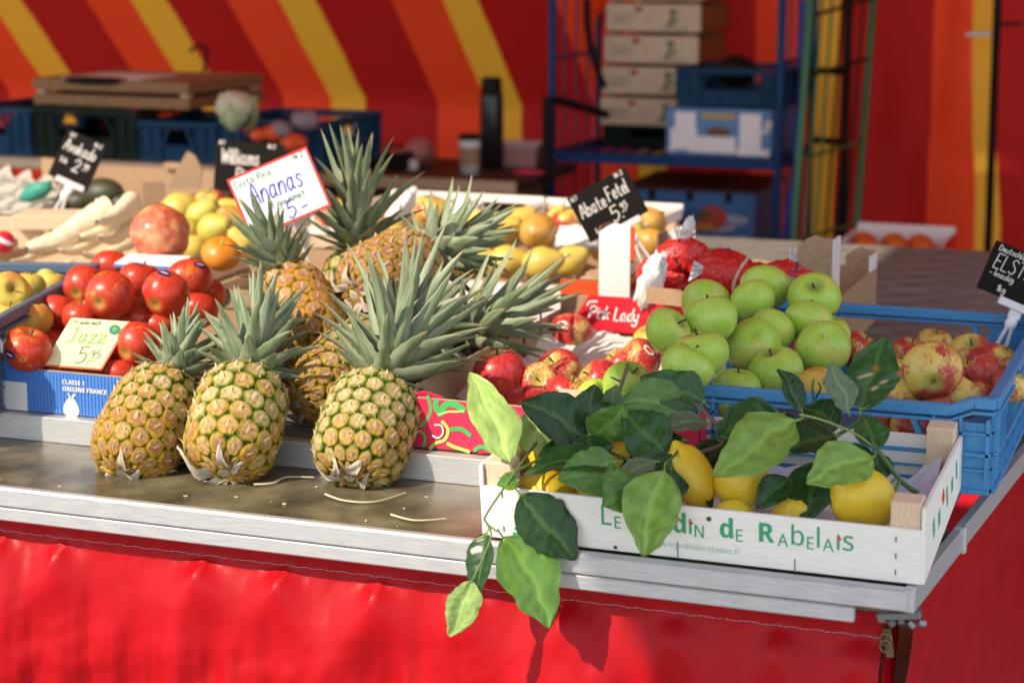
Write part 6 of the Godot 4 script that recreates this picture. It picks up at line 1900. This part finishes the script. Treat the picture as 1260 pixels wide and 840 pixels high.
	sheet(st, 70, 40, func(u: float, v: float) -> Vector3:
		var xx := (u - 0.5) * 0.49
		var zz := (0.5 - v) * 0.25
		return Vector3(xx, -0.008 + 0.016 * nz.get_noise_2d(xx * 12.0, zz * 14.0) + 0.010 * absf(nz.get_noise_2d(xx * 26.0, zz * 30.0)) + 0.035 * smoothstep(0.20, 0.245, absf(xx)) + 0.02 * smoothstep(0.08, 0.125, absf(zz)), zz))
	obj("sheet", st, mat(lin(0.56, 0.54, 0.62), 0.7), t)
	for q in [[1062, 614, 80, -0.075, 1.12, Vector3(-0.55, 0.35, 0.35), "largest lemon at the right of the white crate, dimple to the left", 3], [911, 590, 70, -0.085, 1.05, Vector3(0.1, -0.72, 0.55), "lemon in the middle with its nipple pointing down", 5], [850, 585, 56, -0.075, 1.50, Vector3(-0.35, 0.75, -0.2), "long pale lemon left of the middle one", 7], [902, 634, 40, -0.035, 1.2, Vector3(0.9, 0.1, 0.2), "lemon low at the front board under the middle one", 9], [678, 562, 56, -0.13, 1.15, Vector3(0.8, 0.3, 0.2), "lemon at the left back under the dark leaf", 11], [672, 605, 56, -0.045, 1.35, Vector3(0.9, -0.1, 0.3), "lemon lying at the left front behind the dark hanging leaf", 13], [768, 572, 56, -0.10, 1.2, Vector3(0.7, 0.3, 0.1), "lemon in the left middle under the curled leaf", 15], [735, 615, 52, -0.05, 1.2, Vector3(0.4, 0.3, 0.1), "lemon hidden behind the bright middle leaf", 19], [978, 632, 50, -0.06, 1.2, Vector3(0.4, 0.3, 0.1), "lemon in the shade left of the largest one", 23]]:
		var p := at_z(q[0], q[1], q[3])
		lemon(p, dia_at(p, q[2]), q[4], q[5], q[6], q[7])
	# twigs with leaves: everything on one branch moves together
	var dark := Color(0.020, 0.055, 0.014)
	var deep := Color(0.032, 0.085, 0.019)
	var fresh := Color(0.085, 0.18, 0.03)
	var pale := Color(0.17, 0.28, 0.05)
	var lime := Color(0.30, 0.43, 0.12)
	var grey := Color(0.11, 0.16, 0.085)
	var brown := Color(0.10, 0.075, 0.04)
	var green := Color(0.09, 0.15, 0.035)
	var left := thing("lemon_branch", "leafy lemon twig at the left, leaves hanging over the crate front to the red skirt", "branch", at_d(632, 578, 2.30), "lemon twigs in the white crate")
	var mid := thing("lemon_branch", "lemon twig with dark leaves in the left middle of the white crate", "branch", at_d(728, 540, 2.36), "lemon twigs in the white crate")
	var centre := thing("lemon_branch", "lemon twig with a bright leaf over the lettering", "branch", at_d(818, 571, 2.27), "lemon twigs in the white crate")
	var right := thing("lemon_branch", "lemon twig at the right with the largest leaves and a spotted damaged leaf", "branch", at_d(1128, 607, 2.26), "lemon twigs in the white crate")
	var rear := thing("lemon_branch", "lemon twig with bare brown ends before the green apples", "branch", at_d(874, 518, 2.42), "lemon twigs in the white crate")
	# branch, base x y d, tip x y d, width px, toward (right, up, lens), curl, fold, tone
	var list := [
		[left, 632, 580, 2.30, 582, 454, 2.37, 62, Vector3(0.3, 0.3, 1), 0.10, 0.25, lime],
		[left, 636, 562, 2.36, 694, 482, 2.42, 62, Vector3(-0.3, 0.4, 1), 0.05, 0.2, lime],
		[left, 634, 600, 2.29, 708, 690, 2.285, 76, Vector3(0.1, 0.5, 1), 0.12, 0.3, dark],
		[left, 612, 650, 2.29, 683, 768, 2.26, 82, Vector3(0.2, 0.3, 1), 0.10, 0.25, fresh],
		[left, 602, 648, 2.30, 584, 732, 2.28, 40, Vector3(-0.7, 0.2, 0.8), 0.25, 0.5, dark],
		[left, 584, 708, 2.28, 556, 784, 2.27, 40, Vector3(0.5, 0.3, 1), 0.15, 0.3, lime],
		[left, 640, 590, 2.30, 612, 596, 2.29, 22, Vector3(0, 0.6, 1), 0.2, 0.4, fresh],
		[mid, 728, 540, 2.36, 645, 492, 2.33, 72, Vector3(-0.1, 0.6, 1), 0.20, 0.25, dark],
		[mid, 724, 548, 2.36, 730, 472, 2.37, 62, Vector3(0.2, 0.5, 1), 0.15, 0.3, dark],
		[mid, 724, 530, 2.35, 735, 575, 2.32, 44, Vector3(0.2, 0.4, 1), 0.2, 0.3, dark],
		[mid, 726, 545, 2.36, 770, 500, 2.34, 50, Vector3(0.3, -0.1, 1), 0.35, 0.3, fresh],
		[mid, 750, 508, 2.38, 758, 474, 2.36, 24, Vector3(0.2, 0.2, 1), 0.1, 0.3, grey],
		[mid, 828, 562, 2.34, 766, 506, 2.35, 76, Vector3(0.1, 0.6, 1), 0.12, 0.2, deep],
		[mid, 768, 565, 2.31, 646, 572, 2.29, 44, Vector3(0.1, 0.9, 0.7), 0.30, 0.5, deep],
		[mid, 766, 566, 2.30, 690, 592, 2.28, 54, Vector3(0.0, 0.2, 1), 0.20, 0.2, fresh],
		[centre, 820, 568, 2.25, 784, 682, 2.20, 78, Vector3(0.1, 0.4, 1), 0.0, 0.15, pale],
		[centre, 798, 588, 2.27, 742, 622, 2.22, 58, Vector3(0.1, 0.4, 1), 0.05, 0.2, fresh],
		[centre, 828, 572, 2.29, 818, 622, 2.27, 40, Vector3(0.4, 0.4, 1), 0.20, 0.3, dark],
		[centre, 812, 566, 2.30, 756, 586, 2.28, 32, Vector3(0.0, 0.9, 0.6), 0.20, 0.3, grey],
		[right, 990, 512, 2.30, 880, 578, 2.21, 78, Vector3(0.1, 0.7, 1), 0.15, 0.22, pale],
		[right, 968, 506, 2.34, 884, 532, 2.31, 72, Vector3(0.0, 0.7, 1), 0.20, 0.25, deep],
		[right, 1080, 556, 2.24, 994, 588, 2.19, 66, Vector3(0.1, 0.6, 1), 0.15, 0.22, pale],
		[right, 1004, 560, 2.28, 990, 642, 2.24, 64, Vector3(-0.3, 0.4, 1), 0.15, 0.35, dark],
		[right, 976, 584, 2.27, 930, 622, 2.25, 36, Vector3(0.2, 0.7, 0.7), 0.25, 0.5, dark],
		[right, 1058, 514, 2.32, 1086, 410, 2.34, 70, Vector3(-0.3, 0.2, 1), 0.10, 0.25, deep],
		[right, 1046, 512, 2.31, 1022, 446, 2.32, 32, Vector3(-0.5, 0.2, 1), 0.10, 0.3, grey],
		[right, 990, 510, 2.33, 960, 452, 2.34, 34, Vector3(0.6, 0.2, 0.8), 0.20, 0.5, dark],
		[right, 1036, 535, 2.32, 972, 548, 2.28, 66, Vector3(0.0, 0.8, 0.8), 0.20, 0.25, dark],
		[right, 1084, 556, 2.27, 1062, 508, 2.30, 42, Vector3(0.2, 0.4, 1), 0.15, 0.25, deep],
		[right, 1092, 592, 2.26, 1074, 556, 2.27, 30, Vector3(0.2, 0.4, 1), 0.15, 0.25, dark],
		[right, 1038, 528, 2.33, 990, 498, 2.34, 52, Vector3(0.0, 0.7, 0.8), 0.15, 0.25, dark],
		[right, 1022, 620, 2.27, 1014, 572, 2.26, 44, Vector3(0.3, 0.4, 0.8), 0.2, 0.3, deep],
		[rear, 874, 502, 2.42, 792, 458, 2.40, 62, Vector3(-0.1, 0.6, 1), 0.15, 0.25, deep],
		[rear, 852, 500, 2.41, 764, 492, 2.37, 54, Vector3(0.0, 0.3, 1), 0.15, 0.25, fresh],
		[rear, 876, 520, 2.40, 816, 520, 2.36, 32, Vector3(0.0, 0.8, 0.8), 0.15, 0.25, grey],
		[rear, 836, 536, 2.38, 884, 610, 2.29, 32, Vector3(0.5, 0.7, 0.7), 0.45, 0.4, dark],
		[rear, 880, 545, 2.38, 905, 520, 2.36, 34, Vector3(0.0, 0.7, 0.8), 0.2, 0.3, deep],
		[rear, 850, 540, 2.37, 790, 548, 2.35, 36, Vector3(0.0, 0.9, 0.6), 0.2, 0.3, dark],
		[mid, 735, 545, 2.39, 700, 512, 2.38, 60, Vector3(0.0, 0.7, 0.8), 0.2, 0.2, deep],
		[mid, 742, 556, 2.35, 722, 592, 2.31, 44, Vector3(0.2, 0.5, 1), 0.2, 0.3, dark],
		[mid, 800, 560, 2.36, 776, 602, 2.33, 46, Vector3(0.0, 0.6, 0.8), 0.2, 0.3, dark],
		[mid, 716, 552, 2.36, 664, 560, 2.34, 40, Vector3(0.0, 0.7, 0.8), 0.25, 0.3, dark],
		[mid, 738, 536, 2.40, 790, 500, 2.42, 50, Vector3(0.0, 0.4, 1), 0.15, 0.25, fresh],
		[centre, 834, 556, 2.32, 806, 602, 2.29, 40, Vector3(0.2, 0.5, 1), 0.2, 0.3, dark],
		[rear, 884, 530, 2.40, 940, 560, 2.36, 54, Vector3(0.0, 0.8, 0.8), 0.25, 0.3, dark],
		[rear, 890, 540, 2.38, 862, 576, 2.34, 40, Vector3(0.2, 0.7, 0.8), 0.25, 0.3, dark],
		[right, 1000, 520, 2.33, 940, 545, 2.33, 56, Vector3(0.0, 0.9, 0.7), 0.2, 0.3, dark],
		[right, 1040, 540, 2.31, 1052, 590, 2.27, 48, Vector3(0.1, 0.6, 0.9), 0.2, 0.3, deep]]
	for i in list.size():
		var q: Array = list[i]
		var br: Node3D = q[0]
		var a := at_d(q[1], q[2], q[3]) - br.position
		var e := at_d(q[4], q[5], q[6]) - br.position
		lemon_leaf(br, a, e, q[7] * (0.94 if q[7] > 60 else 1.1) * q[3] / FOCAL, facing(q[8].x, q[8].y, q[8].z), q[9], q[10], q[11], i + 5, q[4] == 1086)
	var paths := [[left, [[660, 545, 2.36], [634, 580, 2.30], [600, 630, 2.29], [598, 642, 2.29], [612, 654, 2.285]], 0.0016, 0.0012, green], [left, [[598, 642, 2.29], [604, 662, 2.29], [584, 708, 2.28]], 0.0012, 0.001, green], [left, [[634, 580, 2.30], [700, 548, 2.36], [730, 545, 2.36]], 0.0018, 0.0018, green],
		[mid, [[726, 546, 2.36], [752, 508, 2.38], [766, 470, 2.40], [773, 448, 2.42]], 0.0020, 0.0026, brown], [mid, [[766, 470, 2.40], [752, 464, 2.41]], 0.0018, 0.001, brown], [mid, [[726, 546, 2.36], [790, 570, 2.33], [828, 563, 2.33], [838, 545, 2.35]], 0.0018, 0.002, green],
		[centre, [[818, 571, 2.28], [832, 558, 2.31], [842, 540, 2.35]], 0.0016, 0.002, green],
		[right, [[1130, 607, 2.26], [1108, 590, 2.26], [1080, 552, 2.26], [1060, 522, 2.31], [1040, 530, 2.32], [1020, 542, 2.33]], 0.0032, 0.0022, deep * 1.3], [right, [[1084, 556, 2.26], [1050, 532, 2.28], [1010, 516, 2.30], [984, 510, 2.31]], 0.0014, 0.0018, lime * 0.6], [right, [[1108, 590, 2.26], [1100, 606, 2.25], [1094, 616, 2.25]], 0.0022, 0.0018, green], [right, [[1104, 588, 2.26], [1090, 600, 2.25]], 0.002, 0.0016, green], [right, [[1003, 495, 2.34], [1000, 478, 2.34], [1002, 466, 2.34]], 0.002, 0.001, dark],
		[right, [[1003, 492, 2.34], [1010, 478, 2.33], [1007, 470, 2.33]], 0.0016, 0.001, dark],
		[rear, [[836, 485, 2.43], [858, 500, 2.41], [882, 522, 2.39], [890, 545, 2.36], [850, 560, 2.34]], 0.0024, 0.0030, brown * 1.4], [rear, [[809, 446, 2.46], [800, 470, 2.44], [791, 502, 2.41]], 0.0014, 0.0014, green * 1.3], [rear, [[836, 536, 2.38], [850, 560, 2.35]], 0.002, 0.002, green]]
	for q in paths:
		var pts := []
		for p in q[1]: pts.append(at_d(p[0], p[1], p[2]) - (q[0] as Node3D).position)
		twig(q[0], pts, q[2], q[3], q[4])

func clip(o: Node3D, at: Vector2, size: float) -> void:      # clear plastic sign holder under a sign
	var st := begin()
	box(st, Vector3(at.x, at.y - 0.004, 0.001), Vector3(size, 0.012, 0.009), Basis.IDENTITY, 0.001)
	box(st, Vector3(at.x, at.y - 0.016, 0), Vector3(size * 0.3, 0.014, 0.006), Basis.IDENTITY, 0.001)
	obj("clip_holder", st, M.milky, o)
	st = begin()
	blob(st, Vector3(at.x, at.y - 0.030, 0), Vector3(0.009, 0.011, 0.008), Basis.IDENTITY, 0.05, 3)
	obj("clip_joint", st, M.white, o)
	st = begin()
	for s in [-1.0, 1.0]: box(st, Vector3(at.x + s * 0.006, at.y - 0.058, 0), Vector3(0.005, 0.042, 0.008), Basis(Vector3.BACK, s * 0.12), 0.001)
	obj("clip_legs", st, M.milky, o)

func build_signs() -> void:
	var o := sign_board("price_sign", "white price sign with red border reading Ananas in blue between the pineapple crowns", sign_frame(343, 237, 3.06, 0.40), 0.136, 0.101, "white", "red_ink", [["Costa Rica", -0.061, 0.031, 0.0115, 0.0013, "green_ink"], ["Nr.2", 0.042, 0.038, 0.0085, 0.0012, "green_ink"], ["Ananas", -0.046, -0.004, 0.034, 0.0026, "blue_ink", 0.12, 0.70], ["of gourmet", -0.026, -0.020, 0.0115, 0.0013, "green_ink"], ["5.-", 0.000, -0.044, 0.026, 0.0024, "blue_ink", 0.12]])
	var st := begin()
	tube(st, [Vector3(0, -0.05, -0.003), Vector3(0, -0.13, -0.003)], 0.003, 0.003, 8)
	obj("holder_stick", st, M.clear, o)
	o = sign_board("price_sign", "tilted black price sign reading Avokado over the avocados", sign_frame(95, 197, 4.0, -0.42), 0.088, 0.103, "chalk", "", [["kl.1", -0.034, 0.040, 0.008, 0.0014, "chalk_mark"], ["Nr.2", 0.020, 0.040, 0.008, 0.0014, "chalk_mark"], ["Avokado", -0.037, 0.010, 0.024, 0.0023, "chalk_mark", 0.08, 0.68], ["Stk", -0.034, -0.016, 0.010, 0.0015, "chalk_mark"], ["2", -0.004, -0.024, 0.026, 0.0024, "chalk_mark"], ["90", 0.017, -0.010, 0.010, 0.0016, "chalk_mark"], ["_", 0.016, -0.014, 0.014, 0.0014, "chalk_mark"]])
	clip(o, Vector2(0.006, -0.046), 0.062)
	o = sign_board("price_sign", "black sign reading Williams Birne behind the white pineapple sign", sign_frame(306, 206, 4.15, -0.07), 0.145, 0.108, "chalk", "", [["kl.1", -0.066, 0.046, 0.008, 0.0016, "chalk_mark"], ["Nr.2", 0.038, 0.044, 0.008, 0.0016, "chalk_mark"], ["Williams", -0.060, 0.006, 0.031, 0.0032, "chalk_mark", 0.05, 0.72], ["Birne", -0.026, -0.036, 0.034, 0.0032, "chalk_mark", 0.05, 0.72]])
	st = begin()
	tube(st, [Vector3(0, -0.054, -0.003), Vector3(0, -0.14, -0.003)], 0.003, 0.003, 8)
	obj("holder_stick", st, M.clear, o)
	o = sign_board("price_sign", "slanted black price sign reading Abate Fetel in front of the pear trays", sign_frame(748, 252, 3.42, 0.50), 0.116, 0.088, "chalk", "", [["kl.1", -0.053, 0.034, 0.008, 0.0012, "chalk_mark"], ["Nr.2", 0.034, 0.035, 0.008, 0.0012, "chalk_mark"], ["Abate", -0.050, -0.001, 0.024, 0.0021, "chalk_mark", 0.08, 0.66], ["Fetel", 0.006, 0.003, 0.025, 0.0021, "chalk_mark", 0.08, 0.62], ["5.", -0.004, -0.032, 0.026, 0.0022, "chalk_mark"], ["95", 0.017, -0.019, 0.011, 0.0015, "chalk_mark"], ["_", 0.016, -0.023, 0.013, 0.0013, "chalk_mark"], ["kg", -0.040, -0.036, 0.010, 0.0013, "chalk_mark"]])
	clip(o, Vector2(0.012, -0.043), 0.055)
	o = sign_board("price_sign", "black price sign at the right frame edge above the blue crate", sign_frame(1254, 341, 2.90, -0.40), 0.104, 0.076, "chalk", "", [["Deutschland", -0.043, 0.026, 0.0085, 0.0011, "chalk_mark"], ["ELSTAR", -0.042, -0.001, 0.023, 0.0014, "chalk_mark", 0.1, 0.85], ["- knackig", -0.043, -0.012, 0.0085, 0.0011, "chalk_mark"], ["1kg", -0.024, -0.031, 0.0095, 0.0012, "chalk_mark"]])
	clip(o, Vector2(0.016, -0.038), 0.062)

func build_crumbs() -> void:
	var r := RandomNumberGenerator.new()
	r.seed = 99
	var st := begin()
	for i in 26:
		var p := Vector3(r.randf_range(-0.75, 0.0), 0.9012, r.randf_range(-0.19, -0.01))
		var s := r.randf_range(0.0008, 0.0028)
		box(st, p, Vector3(s * r.randf_range(1.0, 3.5), s * 0.5, s), Basis(Vector3.UP, r.randf() * TAU))
	var o := obj("crumbs", st, M.straw)
	tag(o, "scattered dry crumbs and leaf bits on the brown counter top", "crumbs")
	o.set_meta("kind", "stuff")

func _ready() -> void:
	var cam := Camera3D.new()
	cam.name = "camera"
	var pitch := -atan(489.0 / FOCAL)
	cam.transform = Transform3D(Basis(Vector3.UP, deg_to_rad(20.56)) * Basis(Vector3.RIGHT, pitch), EYE)
	cam.near = 0.05
	cam.far = 120.0
	var at := CameraAttributesPhysical.new()
	at.frustum_focal_length = 12.0 / (420.0 / FOCAL)
	at.frustum_near = 0.05
	at.frustum_far = 120.0
	at.frustum_focus_distance = 2.50
	at.exposure_aperture = 4.5
	cam.attributes = at
	add_child(cam)
	cr = cam.transform.basis.x
	cu = cam.transform.basis.y
	cf = -cam.transform.basis.z
	print("fov ", cam.fov, " exposure ", at.exposure_multiplier)
	var we := WorldEnvironment.new()
	we.name = "environment"
	var e := Environment.new()
	e.background_mode = Environment.BG_SKY
	var sky := Sky.new()
	var sm := ProceduralSkyMaterial.new()
	sm.sky_top_color = Color(0.62, 0.68, 0.76)
	sm.sky_horizon_color = Color(0.90, 0.90, 0.88)
	sm.sky_curve = 0.15
	sm.ground_bottom_color = Color(0.30, 0.28, 0.26)
	sm.ground_horizon_color = Color(0.60, 0.60, 0.58)
	sm.sky_energy_multiplier = 1.35
	sky.sky_material = sm
	e.sky = sky
	e.tonemap_mode = Environment.TONE_MAPPER_LINEAR
	e.tonemap_exposure = 1.55
	e.sdfgi_enabled = true
	e.ssao_enabled = true
	e.ssil_enabled = true
	we.environment = e
	add_child(we)
	var sun := DirectionalLight3D.new()
	sun.name = "sun"
	sun.light_energy = 1.3
	sun.light_color = Color(1.0, 0.94, 0.85)
	sun.light_angular_distance = 0.8
	sun.shadow_enabled = true
	add_child(sun)
	sun.look_at_from_position(Vector3.ZERO, SUN)
	rng.seed = 7
	make_materials()
	M.parsnip = grained(grain(70, [lin(0.62, 0.48, 0.27), lin(0.78, 0.67, 0.46), lin(0.82, 0.74, 0.56)], 0.015), Vector3(10, 10, 10), 0.7)
	M.pome = grained(grain(71, [lin(0.62, 0.46, 0.24), lin(0.55, 0.22, 0.10), lin(0.50, 0.08, 0.04), lin(0.58, 0.30, 0.14)], 0.01), Vector3(6, 6, 6), 0.25)
	M.mandarin = mat(lin(0.66, 0.22, 0.015), 0.4)
	M.avocado = grained(grain(72, [lin(0.020, 0.024, 0.010), lin(0.05, 0.06, 0.02)], 0.05), Vector3(12, 12, 12), 0.5)
	M.pear0 = grained(grain(73, [lin(0.58, 0.42, 0.06), lin(0.62, 0.50, 0.10), lin(0.50, 0.34, 0.06)], 0.012), Vector3(6, 6, 6), 0.42)
	M.pear1 = grained(grain(74, [lin(0.36, 0.40, 0.06), lin(0.55, 0.48, 0.08), lin(0.60, 0.42, 0.08)], 0.012), Vector3(6, 6, 6), 0.42)
	M.pear2 = grained(grain(75, [lin(0.36, 0.17, 0.03), lin(0.54, 0.28, 0.05), lin(0.60, 0.42, 0.10)], 0.012), Vector3(6, 6, 6), 0.42)
	M.dark_wood = mat(lin(0.045, 0.026, 0.016), 0.6)
	M.pale_crate = grained(grain(77, [lin(0.46, 0.36, 0.23), lin(0.58, 0.47, 0.33), lin(0.64, 0.54, 0.39)], 0.02), Vector3(3, 30, 30), 0.7)
	M.egg_carton = mat(lin(0.40, 0.36, 0.31), 0.9)
	M.tissue = mat(lin(0.72, 0.69, 0.66), 0.6)
	M.dark_red = mat(lin(0.36, 0.008, 0.02), 0.5)
	M.metal_dark = mat(lin(0.2, 0.2, 0.2), 0.4, 0.8)
	M.post_wood = grained(grain(76, [lin(0.56, 0.38, 0.24), lin(0.68, 0.50, 0.34), lin(0.72, 0.56, 0.40)], 0.02), Vector3(40, 4, 40), 0.7)
	build_setting()
	build_tent()
	build_awning()
	build_counter()
	build_back()
	build_middle()
	build_left()
	build_pineapples()
	build_right()
	build_lemons()
	build_signs()
	build_crumbs()
